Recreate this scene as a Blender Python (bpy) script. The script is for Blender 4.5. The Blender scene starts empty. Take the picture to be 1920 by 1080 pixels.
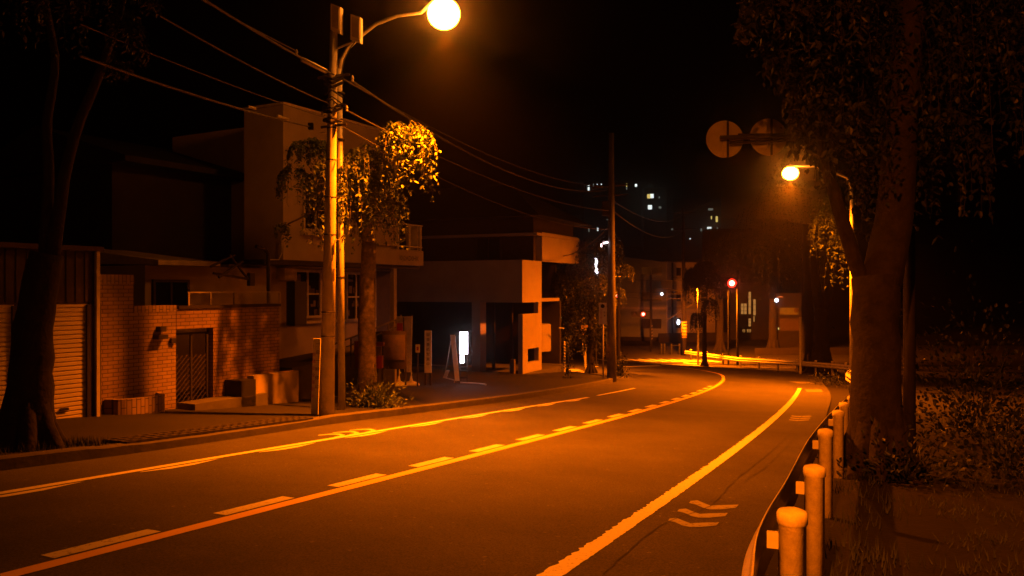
import bpy, math, random
from mathutils import Vector, Matrix
random.seed(7)
sc = bpy.context.scene
COL = sc.collection
# ---------------------------------------------------------------- camera, world, exposure
H = 1.7; F = 1500.0
cam = bpy.data.cameras.new('camera'); cam.sensor_width = 36; cam.lens = 36*F/1920
cam.clip_start = .1; cam.clip_end = 2500
co = bpy.data.objects.new('camera', cam); COL.objects.link(co)
co.location = (0, 0, H); co.rotation_euler = (math.radians(90), 0, 0)
sc.camera = co
w = bpy.data.worlds.new('World'); sc.world = w; w.use_nodes = True
nt = w.node_tree; bg = nt.nodes['Background']
sky = nt.nodes.new('ShaderNodeTexSky'); sky.sky_type = 'NISHITA'; sky.sun_disc = False
sky.sun_elevation = math.radians(-4); sky.sun_rotation = math.radians(200)
hs = nt.nodes.new('ShaderNodeMixRGB'); hs.blend_type = 'MULTIPLY'; hs.inputs[0].default_value = 1
hs.inputs[2].default_value = (1, .25, .12, 1)         # town-lit sky: only the warm part reaches the lens
nt.links.new(sky.outputs[0], hs.inputs[1]); nt.links.new(hs.outputs[0], bg.inputs[0])
bg.inputs[1].default_value = .004
vs = sc.view_settings; vs.view_transform = 'Standard'; vs.look = 'None'; vs.exposure = 0; vs.gamma = 1
sc.render.engine = 'CYCLES'
cy = sc.cycles; cy.use_denoising = True; cy.max_bounces = 6; cy.diffuse_bounces = 3; cy.volume_bounces = 0
cy.sample_clamp_indirect = 4; cy.use_light_tree = True
SODIUM = (1.0, .148, .0008)
LAMP = 115.0        # radiance of a glowing bowl
SPOT = 5200.0       # watts thrown downwards by a lamp's reflector
# ---------------------------------------------------------------- terrain and pixel helpers
B = math.radians(29); S = .07; TT = 62.0
E_ = Vector((math.sin(B), math.cos(B))); N_ = Vector((-math.cos(B), math.sin(B)))
def gz(x, y):
    t = x*E_.x+y*E_.y
    return -S*min(t, TT)
def ST(s, t): return (s*E_.x+t*N_.x, s*E_.y+t*N_.y)
def G(px, py, h=0.):
    u = (px-960)/F; v = (py-540)/F; lo, hi = .5, 400
    for _ in range(60):
        d = (lo+hi)/2
        if H-v*d-gz(u*d, d)-h > 0: lo = d
        else: hi = d
    return Vector((u*d, d, gz(u*d, d)+h))
def W(px, py, d): return Vector(((px-960)/F*d, d, H-(py-540)/F*d))
def on_ground(px, d, h=0.):
    x = (px-960)/F*d; return Vector((x, d, gz(x, d)+h))
# ---------------------------------------------------------------- mesh builder
class MB:
    def __init__(s): s.v = []; s.f = []
    def add(s, vs, fs):
        o = len(s.v); s.v += [tuple(p) for p in vs]; s.f += [tuple(i+o for i in f) for f in fs]; return s
    def box(s, o, ax, ay, az):            # corner + 3 edge vectors
        o, ax, ay, az = Vector(o), Vector(ax), Vector(ay), Vector(az)
        vs = [o, o+ax, o+ax+ay, o+ay, o+az, o+ax+az, o+ax+ay+az, o+ay+az]
        fs = [(0,3,2,1), (4,5,6,7), (0,1,5,4), (1,2,6,5), (2,3,7,6), (3,0,4,7)]
        if ax.cross(ay).dot(az) < 0: fs = [f[::-1] for f in fs]
        return s.add(vs, fs)
    def cbox(s, c, sx, sy, sz, rz=0):
        R = Matrix.Rotation(rz, 3, 'Z'); a = R@Vector((sx,0,0)); b = R@Vector((0,sy,0)); z = Vector((0,0,sz))
        return s.box(Vector(c)-a/2-b/2-z/2, a, b, z)
    def tube(s, pts, r, n=8, cap=True):
        pts = [Vector(p) for p in pts]; m = len(pts)
        rs = r if isinstance(r, (list, tuple)) else [r]*m
        ref = None; vs = []; fs = []
        for i, p in enumerate(pts):
            t = (pts[min(i+1, m-1)]-pts[max(i-1, 0)]).normalized()
            if ref is None:
                ref = Vector((1,0,0)) if abs(t.x) < .8 else Vector((0,1,0))
            a = (ref-t*ref.dot(t)).normalized(); b = t.cross(a); ref = a
            for k in range(n):
                q = 2*math.pi*k/n; vs.append(p+(a*math.cos(q)+b*math.sin(q))*rs[i])
        for i in range(m-1):
            for k in range(n):
                fs.append((i*n+k, i*n+(k+1)%n, (i+1)*n+(k+1)%n, (i+1)*n+k))
        if cap: fs.append(tuple(range(n))[::-1]); fs.append(tuple(range((m-1)*n, m*n)))
        return s.add(vs, fs)
    def lathe(s, c, prof, n=16, sx=1, sy=1, rz=0):
        c = Vector(c); vs = []; fs = []; R = Matrix.Rotation(rz, 3, 'Z')
        for r, z in prof:
            for k in range(n):
                q = 2*math.pi*k/n; vs.append(c+R@Vector((r*sx*math.cos(q), r*sy*math.sin(q), z)))
        m = len(prof)
        for i in range(m-1):
            for k in range(n): fs.append((i*n+k, i*n+(k+1)%n, (i+1)*n+(k+1)%n, (i+1)*n+k))
        fs.append(tuple(range(n))[::-1]); fs.append(tuple(range((m-1)*n, m*n)))
        return s.add(vs, fs)
    def prism(s, poly, ext):              # planar polygon (3-D points) extruded along ext
        poly = [Vector(p) for p in poly]; ext = Vector(ext); n = len(poly)
        fs = [tuple(range(n)), tuple(range(n, 2*n))[::-1]]+[(i, i+n, (i+1)%n+n, (i+1)%n) for i in range(n)]
        return s.add(poly+[p+ext for p in poly], fs)
    def disc(s, c, r, nrm, th, n=28):
        nrm = Vector(nrm).normalized(); a = nrm.cross(Vector((0,0,1))).normalized(); b = nrm.cross(a)
        c = Vector(c); return s.prism([c+(a*math.cos(2*math.pi*k/n)+b*math.sin(2*math.pi*k/n))*r for k in range(n)], nrm*th)
    def build(s, name, mat, parent=None, smooth=False):
        off = Vector(parent.get('_o', (0,0,0))) if parent is not None else Vector((0,0,0))
        if parent is None and s.v:
            # origin at the base centre of the thing
            n = len(s.v); off = Vector((sum(p[0] for p in s.v)/n, sum(p[1] for p in s.v)/n, min(p[2] for p in s.v)))
        me = bpy.data.meshes.new(name); me.from_pydata([tuple(Vector(p)-off) for p in s.v], [], s.f)
        me.materials.append(mat); me.update()
        if smooth:
            for p in me.polygons: p.use_smooth = True
        o = bpy.data.objects.new(name, me); COL.objects.link(o)
        o['_o'] = tuple(off)
        if parent is not None:
            o.parent = parent
        else: o.location = off
        return o
def tag(o, label=None, cat=None, group=None, kind=None):
    if label: o['label'] = label
    if cat: o['category'] = cat
    if group: o['group'] = group
    if kind: o['kind'] = kind
    return o
def thing(name, label, cat, loc, group=None):
    o = bpy.data.objects.new(name, None); o.empty_display_size = .2; COL.objects.link(o)
    o.location = loc; o['_o'] = tuple(loc); return tag(o, label, cat, group)
def shift_child(o):                       # grandchildren sit in the same frame as their parent
    return o
def copy_thing(root, loc, label):
    def rec(o, par):
        c = o.copy(); COL.objects.link(c); c.parent = par
        for ch in kids.get(o.name, []): rec(ch, c)
        return c
    kids = {}
    for o in COL.objects:
        if o.parent: kids.setdefault(o.parent.name, []).append(o)
    c = rec(root, None); c.location = loc; c['label'] = label
    return c
# ---------------------------------------------------------------- materials
def mat(name, col, rough=.8, metal=0., var=.25, scale=6., bump=.1, bscale=None, spec=.4, dirt=0.):
    m = bpy.data.materials.new(name); m.use_nodes = True; t = m.node_tree; p = t.nodes['Principled BSDF']
    p.inputs['Roughness'].default_value = rough; p.inputs['Metallic'].default_value = metal
    p.inputs['Specular IOR Level'].default_value = spec
    tc = t.nodes.new('ShaderNodeTexCoord'); nz = t.nodes.new('ShaderNodeTexNoise')
    nz.inputs['Scale'].default_value = scale; nz.inputs['Detail'].default_value = 6; nz.inputs['Roughness'].default_value = .65
    t.links.new(tc.outputs['Object'], nz.inputs['Vector'])
    r = t.nodes.new('ShaderNodeValToRGB'); r.color_ramp.elements[0].position = .3; r.color_ramp.elements[1].position = .7
    c = col; r.color_ramp.elements[0].color = (c[0]*(1-var), c[1]*(1-var), c[2]*(1-var), 1)
    r.color_ramp.elements[1].color = (min(1, c[0]*(1+var)), min(1, c[1]*(1+var)), min(1, c[2]*(1+var)), 1)
    t.links.new(nz.outputs['Fac'], r.inputs['Fac']); t.links.new(r.outputs[0], p.inputs['Base Color'])
    if bump:
        n2 = t.nodes.new('ShaderNodeTexNoise'); n2.inputs['Scale'].default_value = bscale or scale*6; n2.inputs['Detail'].default_value = 4
        t.links.new(tc.outputs['Object'], n2.inputs['Vector'])
        b = t.nodes.new('ShaderNodeBump'); b.inputs['Strength'].default_value = bump; b.inputs['Distance'].default_value = .02
        t.links.new(n2.outputs['Fac'], b.inputs['Height']); t.links.new(b.outputs[0], p.inputs['Normal'])
    return m
def emit(name, col, st):
    m = bpy.data.materials.new(name); m.use_nodes = True; t = m.node_tree; t.nodes.remove(t.nodes['Principled BSDF'])
    e = t.nodes.new('ShaderNodeEmission'); e.inputs[0].default_value = (*col, 1); e.inputs[1].default_value = st
    t.links.new(e.outputs[0], t.nodes['Material Output'].inputs[0]); return m
def asphalt(name, base, coarse=1.):
    m = bpy.data.materials.new(name); m.use_nodes = True; t = m.node_tree; p = t.nodes['Principled BSDF']
    L = t.links.new; tc = t.nodes.new('ShaderNodeTexCoord')
    def noise(sc_, det, ro=.6):
        n = t.nodes.new('ShaderNodeTexNoise'); n.inputs['Scale'].default_value = sc_; n.inputs['Detail'].default_value = det
        n.inputs['Roughness'].default_value = ro; L(tc.outputs['Object'], n.inputs['Vector']); return n
    def ramp(src, p0, c0, p1, c1):
        r = t.nodes.new('ShaderNodeValToRGB'); r.color_ramp.elements[0].position = p0; r.color_ramp.elements[1].position = p1
        r.color_ramp.elements[0].color = (c0, c0, c0, 1); r.color_ramp.elements[1].color = (c1, c1, c1, 1); L(src, r.inputs[0]); return r
    def mul(a, b):
        x = t.nodes.new('ShaderNodeMixRGB'); x.blend_type = 'MULTIPLY'; x.inputs[0].default_value = 1; L(a, x.inputs[1]); L(b, x.inputs[2]); return x
    n1 = ramp(noise(.5, 7, .7).outputs['Fac'], .32, .62, .68, 1.3)
    n2 = ramp(noise(55*coarse, 3, .8).outputs['Fac'], .34, .35, .68, 1.75)
    v = t.nodes.new('ShaderNodeTexVoronoi'); v.inputs['Scale'].default_value = 38; L(tc.outputs['Object'], v.inputs['Vector'])
    n3 = ramp(v.outputs['Color'], .93, 1, .95, 2.4)           # scattered pale stones
    c = t.nodes.new('ShaderNodeRGB'); c.outputs[0].default_value = (*base, 1)
    x = mul(mul(mul(c.outputs[0], n1.outputs[0]).outputs[0], n2.outputs[0]).outputs[0], n3.outputs[0])
    L(x.outputs[0], p.inputs['Base Color']); p.inputs['Roughness'].default_value = .82; p.inputs['Specular IOR Level'].default_value = .35
    b = t.nodes.new('ShaderNodeBump'); b.inputs['Strength'].default_value = .55; b.inputs['Distance'].default_value = .012
    L(noise(48*coarse, 4, .75).outputs['Fac'], b.inputs['Height']); L(b.outputs[0], p.inputs['Normal'])
    return m
def paint(name, col, wear=.5, sc_=30):
    m = bpy.data.materials.new(name); m.use_nodes = True; t = m.node_tree; p = t.nodes['Principled BSDF']; L = t.links.new
    tc = t.nodes.new('ShaderNodeTexCoord')
    n = t.nodes.new('ShaderNodeTexNoise'); n.inputs['Scale'].default_value = sc_; n.inputs['Detail'].default_value = 8; n.inputs['Roughness'].default_value = .75
    L(tc.outputs['Object'], n.inputs['Vector'])
    r = t.nodes.new('ShaderNodeValToRGB'); a = .26+.2*wear
    r.color_ramp.elements[0].position = a; r.color_ramp.elements[1].position = a+.1
    r.color_ramp.elements[0].color = (.07, .07, .07, 1); r.color_ramp.elements[1].color = (*col, 1)
    L(n.outputs['Fac'], r.inputs[0]); L(r.outputs[0], p.inputs['Base Color']); p.inputs['Roughness'].default_value = .6
    b = t.nodes.new('ShaderNodeBump'); b.inputs['Strength'].default_value = .2; b.inputs['Distance'].default_value = .01
    L(n.outputs['Fac'], b.inputs['Height']); L(b.outputs[0], p.inputs['Normal'])
    return m
def brickmat(name, a, c1, c2, mortar, sw=.2, sh=.07, vertical=False):
    m = bpy.data.materials.new(name); m.use_nodes = True; t = m.node_tree; p = t.nodes['Principled BSDF']; L = t.links.new
    g = t.nodes.new('ShaderNodeNewGeometry'); d = t.nodes.new('ShaderNodeVectorMath'); d.operation = 'DOT_PRODUCT'
    d.inputs[1].default_value = (a.x, a.y, 0); L(g.outputs['Position'], d.inputs[0])
    sp = t.nodes.new('ShaderNodeSeparateXYZ'); L(g.outputs['Position'], sp.inputs[0])
    cb = t.nodes.new('ShaderNodeCombineXYZ')
    if vertical: L(sp.outputs[2], cb.inputs[0]); L(d.outputs['Value'], cb.inputs[1])
    else: L(d.outputs['Value'], cb.inputs[0]); L(sp.outputs[2], cb.inputs[1])
    br = t.nodes.new('ShaderNodeTexBrick'); L(cb.outputs[0], br.inputs['Vector'])
    br.inputs['Color1'].default_value = (*c1, 1); br.inputs['Color2'].default_value = (*c2, 1); br.inputs['Mortar'].default_value = (*mortar, 1)
    br.inputs['Scale'].default_value = 1; br.inputs['Brick Width'].default_value = sw; br.inputs['Row Height'].default_value = sh
    br.inputs['Mortar Size'].default_value = .007
    nz = t.nodes.new('ShaderNodeTexNoise'); nz.inputs['Scale'].default_value = 3; nz.inputs['Detail'].default_value = 5; L(g.outputs['Position'], nz.inputs['Vector'])
    rr = t.nodes.new('ShaderNodeValToRGB'); rr.color_ramp.elements[0].color = (.7, .7, .7, 1); rr.color_ramp.elements[0].position = .3; rr.color_ramp.elements[1].position = .7
    L(nz.outputs['Fac'], rr.inputs[0]); x = t.nodes.new('ShaderNodeMixRGB'); x.blend_type = 'MULTIPLY'; x.inputs[0].default_value = 1
    L(br.outputs['Color'], x.inputs[1]); L(rr.outputs[0], x.inputs[2]); L(x.outputs[0], p.inputs['Base Color'])
    b = t.nodes.new('ShaderNodeBump'); b.invert = True; b.inputs['Strength'].default_value = .7; b.inputs['Distance'].default_value = .01
    L(br.outputs['Fac'], b.inputs['Height']); L(b.outputs[0], p.inputs['Normal']); p.inputs['Roughness'].default_value = .8
    return m
def glassmat(name, col=(.01, .01, .012)):
    m = mat(name, col, rough=.12, var=.1, bump=0, spec=.5); return m
M = dict(
 asphalt=asphalt('asphalt', (.052, .05, .047)), side=asphalt('sidewalk_asphalt', (.011, .0105, .01)), far=asphalt('far_asphalt', (.035, .032, .03)),
 seam=mat('crack_filler', (.012, .012, .012), .7), kerb=mat('kerb_concrete', (.075, .07, .065), .9, scale=4, bump=.3),
 white=paint('white_paint', (.72, .72, .68), .35), yellow=paint('yellow_paint', (.75, .5, .08), .1), worn=paint('worn_white_paint', (.62, .62, .58), .45, 22), chev=paint('chevron_paint', (.3, .3, .28), .55, 18), faded=paint('faded_paint', (.2, .19, .17), .6, 14),
 soil=mat('soil', (.006, .005, .0035), .95, var=.5, scale=3, bump=.6), grass=mat('grass', (.03, .04, .012), .8, var=.4, scale=9, bump=0),
 concrete=mat('pole_concrete', (.42, .39, .35), .85, var=.22, scale=3.5, bump=.25), galv=mat('galvanised_steel', (.5, .5, .5), .55, .3, var=.15, scale=8, bump=.04),
 darkmetal=mat('dark_metal', (.035, .032, .03), .5, .3), black=mat('black_rubber', (.012, .012, .012), .6), wire=mat('wire', (.045, .04, .035), .5),
 rail=mat('rail_white_paint', (.62, .6, .56), .45, .15, var=.14, scale=5, bump=.05), post=mat('post_cream_paint', (.72, .68, .6), .55, var=.28, scale=14, bump=.12),
 cream=mat('cream_render', (.3, .255, .21), .9, var=.13, scale=1.3, bump=.2), cream2=mat('beige_render', (.33, .28, .22), .9, var=.12, scale=1.2, bump=.2),
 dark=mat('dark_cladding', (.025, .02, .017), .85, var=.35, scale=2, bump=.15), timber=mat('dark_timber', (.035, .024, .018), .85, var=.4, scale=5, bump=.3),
 roof=mat('dark_roof', (.02, .019, .018), .8, var=.3, scale=3), trim=mat('pale_trim', (.4, .36, .3), .7), glass=glassmat('window_glass'),
 shutter=mat('shutter_paint', (.52, .46, .38), .55, .1, var=.1, scale=2, bump=.05), corr=mat('brown_cladding', (.04, .028, .02), .75, var=.3, scale=3),
 bark=mat('bark', (.015, .012, .009), .95, var=.55, scale=7, bump=.9, bscale=16), bark2=mat('mottled_bark', (.13, .11, .08), .95, var=.6, scale=11, bump=.8, bscale=20),
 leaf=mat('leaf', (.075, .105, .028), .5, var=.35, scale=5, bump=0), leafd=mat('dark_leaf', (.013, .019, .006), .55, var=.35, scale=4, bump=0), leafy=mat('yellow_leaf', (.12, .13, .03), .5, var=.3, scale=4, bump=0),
 dimconc=mat('dimmed_concrete', (.13, .12, .105), .9, var=.3, scale=3), iron=mat('cast_iron', (.035, .032, .03), .7, .2, var=.3, scale=12), signw=mat('sign_white', (.62, .6, .55), .6, var=.1, scale=5), signback=mat('sign_back_metal', (.42, .4, .38), .6, .1, var=.15, scale=4, bump=.05), board=mat('board_timber', (.18, .12, .07), .8),
 ink=mat('black_ink', (.015, .012, .012), .7), redink=mat('red_ink', (.3, .02, .015), .6), red=mat('red_paint', (.12, .01, .006), .4, var=.15), cloth=mat('banner_cloth', (.45, .4, .32), .85), redcloth=mat('red_cloth', (.4, .04, .03), .85),
 green=mat('green_board', (.16, .2, .1), .7), tan=mat('tan_board', (.09, .065, .04), .7), yel=mat('yellow_enamel', (.7, .5, .05), .5), farw=mat('far_grey_dim', (.24, .26, .22), .9, var=.12, scale=.6), faro=mat('far_cream_lit', (.6, .54, .42), .9, var=.12, scale=.6),
 hill=mat('hill_soil', (.012, .014, .008), .95), hillb=mat('hill_building', (.03, .03, .03), .9), bowl=emit('sodium_bowl', (1, .22, .012), LAMP), bowl2=emit('sodium_bowl_far', (1, .22, .012), LAMP),
 redl=emit('red_signal_glow', (1, .012, .004), 6), redl2=emit('red_signal_glow_far', (1, .02, .01), 5), redcore=emit('red_signal_core', (1, .16, .09), 22), cool=emit('cool_sign_light', (1, .9, 1), 5.5), coolw=emit('cool_white_lamp', (.85, .9, 1), 5), pinkw=emit('pinkish_lamp', (1, .7, .72), 7),
 litw=emit('lit_window_white', (.9, 1, .95), 1.4), litd=emit('lit_window_dim', (.5, .55, .45), .25), lity=emit('lit_window_yellow', (1, .72, .18), .9), litwarm=emit('lit_room_warm', (1, .42, .09), .45),
)
BR = brickmat('pale_brick', E_, (.33, .24, .16), (.27, .19, .125), (.09, .06, .045))
BRS = brickmat('shaded_brick', E_, (.3, .2, .14), (.24, .165, .11), (.08, .05, .04))  # the wall brick again, darkened to hold the tree crown's shade
BRV = brickmat('soldier_brick', E_, (.36, .27, .18), (.28, .21, .14), (.07, .05, .04), .26, .075, True)
# ---------------------------------------------------------------- text -> mesh
def text_mesh(txt, size, o, ax, up, th=.003):
    cu = bpy.data.curves.new('t', 'FONT'); cu.body = txt; cu.size = size; cu.align_x = 'CENTER'; cu.align_y = 'CENTER'
    cu.resolution_u = 2
    ob = bpy.data.objects.new('t', cu); COL.objects.link(ob)
    bpy.context.view_layer.update()
    dg = bpy.context.evaluated_depsgraph_get(); me = bpy.data.meshes.new_from_object(ob.evaluated_get(dg))
    o, ax, up = Vector(o), Vector(ax).normalized(), Vector(up).normalized(); nn = ax.cross(up)*th
    mb = MB(); mb.add([o+ax*v.co.x+up*v.co.y+nn for v in me.vertices], [tuple(p.vertices) for p in me.polygons])
    bpy.data.objects.remove(ob); bpy.data.curves.remove(cu); bpy.data.meshes.remove(me)
    return mb
def vtext(txt, size, o, ax, up, step):    # vertical Japanese column
    m = MB()
    for i, c in enumerate(txt):
        t = text_mesh(c, size, Vector(o)-Vector(up)*step*i, ax, up); m.add(t.v, t.f)
    return m
# ---------------------------------------------------------------- ribbons on the sloping ground
def resample(pts, n):
    pts = [Vector(p).to_2d() if len(p) > 2 else Vector(p) for p in pts]
    # Catmull-Rom then even spacing
    P = [pts[0]*2-pts[1]]+pts+[pts[-1]*2-pts[-2]]; fine = []
    for i in range(1, len(P)-2):
        for k in range(12):
            t = k/12; a, b, c, d = P[i-1], P[i], P[i+1], P[i+2]
            fine.append(.5*((2*b)+(c-a)*t+(2*a-5*b+4*c-d)*t*t+(3*b-a-3*c+d)*t**3))
    fine.append(P[-2]); L = [0]
    for i in range(1, len(fine)): L.append(L[-1]+(fine[i]-fine[i-1]).length)
    out = []; j = 0
    for i in range(n+1):
        q = L[-1]*i/n
        while j < len(L)-2 and L[j+1] < q: j += 1
        f = (q-L[j])/max(1e-9, L[j+1]-L[j]); out.append(fine[j].lerp(fine[j+1], min(1, f)))
    return out, L[-1]
def sheet(left, right, h, n=60, m=6, straight=False):
    A, _ = resample(left, n); C, _ = resample(right, n); mb = MB()
    vs = []; fs = []
    for a, c in zip(A, C):
        for j in range(m+1):
            p = a.lerp(c, j/m); vs.append((p.x, p.y, gz(p.x, p.y)+h))
    for i in range(n):
        for j in range(m):
            k = i*(m+1)+j; fs.append((k, k+1, k+m+2, k+m+1))
    return mb.add(vs, fs)
def offset(path, d):
    out = []
    for i, p in enumerate(path):
        t = (path[min(i+1, len(path)-1)]-path[max(i-1, 0)]).normalized(); out.append(p+Vector((t.y, -t.x))*d)   # +d = right
    return out
def strip(path, width, h, jl=0., jr=0.):
    vs = []; fs = []
    for i, p in enumerate(path):
        t = (path[min(i+1, len(path)-1)]-path[max(i-1, 0)]).normalized(); r = Vector((t.y, -t.x))
        a = p-r*(width/2+random.uniform(-jl, jl*.3)); c = p+r*(width/2+random.uniform(-jr, jr*.3))
        vs += [(a.x, a.y, gz(a.x, a.y)+h), (c.x, c.y, gz(c.x, c.y)+h)]
        if i: fs.append((2*i-2, 2*i-1, 2*i+1, 2*i))
    return MB().add(vs, fs)
def sub(path, L, a, b, n):
    tot = len(path)-1; out = []
    for i in range(n+1):
        q = (a+(b-a)*i/n)/L*tot; j = min(int(q), tot-1); out.append(path[j].lerp(path[j+1], q-j))
    return out
# ---------------------------------------------------------------- ground, road, kerb, pavement
def gsheet():
    vs = []; fs = []; xs = [-400, -200, -120, -70]+list(range(-50, 71, 3))+[90, 140, 220, 420]; ys = [-60, -30]+list(range(-15, 100, 3))+[130, 200, 300, 450, 700, 1200]
    for y in ys:
        for x in xs: vs.append((x, y, gz(x, y)-.06))
    n = len(xs)
    for j in range(len(ys)-1):
        for i in range(n-1): fs.append((j*n+i, j*n+i+1, (j+1)*n+i+1, (j+1)*n+i))
    return MB().add(vs, fs)
tag(gsheet().build('ground', M['soil']), kind='structure')
KERB = [ST(-12, 9.4), ST(0, 9.4), ST(6.4, 9.42), ST(11, 9.92), ST(14, 10.08), ST(18.6, 10.35), ST(23, 10.9), ST(28, 11.7), ST(31.5, 12.6), ST(34, 14.6), ST(35.6, 18), ST(36.3, 24), ST(36.5, 34)]
EDGE = [ST(-12, 1.1), ST(0, 1.15), ST(5, 1.3), ST(9, 1.62), ST(14, 2.05), ST(22, 2.9), (10.95, 27.46), (12.92, 32.7), (15.0, 38.6), (17.2, 44.5), (18.6, 50), (18.2, 55), (16.6, 60), (14.5, 64)]
road_left = [ST(-12, 9.4), ST(0, 9.4), ST(6.4, 9.42), ST(11, 9.92), ST(14, 10.08), ST(18.6, 10.35), ST(23, 10.9), ST(28, 11.7), ST(31.5, 12.6), ST(36, 16), ST(44, 22), ST(52, 28), ST(58, 32), ST(62, 34)]
tag(sheet(road_left, EDGE, 0, 120, 12).build('road', M['asphalt']), kind='structure')
# side street and the junction behind
def flat(poly, h, name, m_, div=10):
    a, b, c, d = [Vector(p) for p in poly]; vs = []; fs = []
    for i in range(div+1):
        for j in range(div+1):
            p = a.lerp(b, i/div).lerp(d.lerp(c, i/div), j/div); vs.append((p.x, p.y, gz(p.x, p.y)+h))
    for i in range(div):
        for j in range(div):
            k = i*(div+1)+j; fs.append((k, k+div+1, k+div+2, k+1))
    return tag(MB().add(vs, fs).build(name, m_), kind='structure')
flat([(-14, 36), (2.5, 39.5), (11, 66), (-14, 60)], -.006, 'side_street', M['asphalt'])
flat([(-30, 60), (60, 60), (60, 92), (-30, 92)], -.012, 'junction', M['far'], 24)
flat([(-30, 84), (60, 84), (60, 92), (-30, 92)], .12, 'far_pavement', M['side'], 10)
walk_out = [ST(-12, 13.6), ST(0, 13.6), ST(6.4, 13.6), ST(11, 13.6), ST(14, 14.5), ST(18.6, 16.5), ST(23, 18), ST(28, 19.5), ST(31.5, 20), ST(32.5, 22), ST(33, 24), ST(33.5, 28), ST(34, 34)]
K2, KL = resample(KERB, 240)
tag(sheet(offset(K2, -.14)[::6], walk_out, .12, 60, 6).build('pavement', M['side']), kind='structure')
# kerb: high stone, dropped between the two ends of the driveway
def kerb_strip():
    vs = []; fs = []
    for i, p in enumerate(K2):
        t = (K2[min(i+1, len(K2)-1)]-K2[max(i-1, 0)]).normalized(); r = Vector((t.y, -t.x))
        s = p.x*E_.x+p.y*E_.y
        h = .15 if (s < 6.3 or s > 11.0) else (.125 if 6.9 < s < 10.3 else .135)
        if i > 0 and i % 6 == 0: h += random.uniform(-.006, .006)
        for q, z in ((0, -.05), (.0, h-.02), (-.025, h), (-.15, h)):
            a = p+r*q; vs.append((a.x, a.y, gz(a.x, a.y)+z))
        if i:
            b = (i-1)*4; c = i*4
            for k in range(3): fs.append((b+k, b+k+1, c+k+1, c+k))
    return MB().add(vs, fs)
tag(kerb_strip().build('kerb', M['kerb']), kind='structure')
# gutter grating along the dropped kerb
gr = thing('drain_grating', 'long perforated drain grating set along the dropped kerb of the driveway', 'drain grating', G(410, 828))
mb = MB(); lo = ST(6.7, 9.47); hi = ST(10.6, 9.9)
a = Vector(lo); b = Vector(hi); dv = (b-a).normalized(); nv = Vector((-dv.y, dv.x)); Lg = (b-a).length
def gp(k, o, h): p = a+dv*k+nv*o; return Vector((p.x, p.y, gz(p.x, p.y)+h))
zt = .128
for o in (0, .13, .26, .39):
    mb.box(gp(0, o, zt), gp(Lg, o, zt)-gp(0, o, zt), Vector((nv.x, nv.y, 0))*.035, (0, 0, .035))
k = 0
while k < Lg:
    mb.box(gp(k, 0, zt-.003), Vector((dv.x, dv.y, 0))*.05, Vector((nv.x, nv.y, 0))*.425, (0, 0, .035)); k += .17
mb.build('grate', M['iron'], gr)
# paint
def road_mark(mb, name='road_marking', m_='white'): return tag(mb.build(name, M[m_]), kind='structure')
def poly(c, s_):
    t = 0
    for k in c: t = t*s_+k
    return ST(s_, t)
YC = (5.6e-05, -.001128, .076426, 5.282827); LC = (-.000732, .09188, 7.777739); RC = (.001393, .049221, 2.245918)
YEL = [poly(YC, q) for q in (-6, -3, 0, 3, 6, 9, 12, 15, 18, 21, 24, 27, 30, 33, 36, 39)]+[(11.55, 44.2), (12.0, 49), (11.75, 53.5), (10.9, 58.4), (9.9, 66)]
Y2, YL = resample(YEL, 400)
road_mark(strip(Y2, .15, .005, .004, .004), 'yellow_centre_line', 'yellow')
RW = [poly(RC, q) for q in (-6, -3, 0, 3, 6, 9, 12, 15, 18, 21, 24, 27, 30, 32, 34.3)]
R2, RL = resample(RW, 900)
road_mark(strip(R2, .168, .005, .03, .01), 'white_edge_line', 'white')
LW = [poly(LC, q) for q in (-6, -3, 0, 3, 6, 9, 12, 15, 18, 21.6)]
L2, LL = resample(LW, 500)
road_mark(strip(L2, .12, .005, .003, .003), 'white_lane_line', 'white')
L3, l3 = resample([ST(22.6, 9.55), ST(25, 9.82), ST(27.39, 10.12)], 30)
road_mark(strip(L3, .12, .005, .005, .005), 'white_lane_line', 'white')
# short dashes on the left of the yellow line
mb = MB()
cumY = [0]
for i in range(1, len(Y2)): cumY.append(cumY[-1]+(Y2[i]-Y2[i-1]).length)
YO = offset(Y2, -.185)
def near_s(q): return min(range(len(Y2)), key=lambda i: abs(Y2[i].x*E_.x+Y2[i].y*E_.y-q) if Y2[i].y < 50 else 1e9)
q0 = cumY[near_s(3.36)]
k = q0-1.64*3
while k < cumY[near_s(32)]:
    n_ = 16; pth = [p for p in sub(YO, cumY[-1], k, k+.93, n_)]
    s_ = strip(pth, .155, .005, .004, .004); mb.add(s_.v, s_.f); k += 1.64
road_mark(mb, 'white_dashes', 'worn')
# tapering slow-down wedges on the right of the left line
mb = MB(); k = .3
while k < LL-1.2:
    n_ = 14; pth = sub(L2, LL, k, k+1.25, n_); vs = []; fs = []
    for i, p in enumerate(pth):
        t = (pth[min(i+1, n_)]-pth[max(i-1, 0)]).normalized(); r = Vector((t.y, -t.x))
        wv = .1*min(1, (n_-i)/6, (i+1)/5)
        a_ = p+r*.105; c_ = p+r*(.105+wv)
        vs += [(a_.x, a_.y, gz(a_.x, a_.y)+.005), (c_.x, c_.y, gz(c_.x, c_.y)+.005)]
        if i: fs.append((2*i-2, 2*i-1, 2*i+1, 2*i))
    mb.add(vs, fs); k += 1.95
road_mark(mb, 'white_wedges', 'white')
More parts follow.
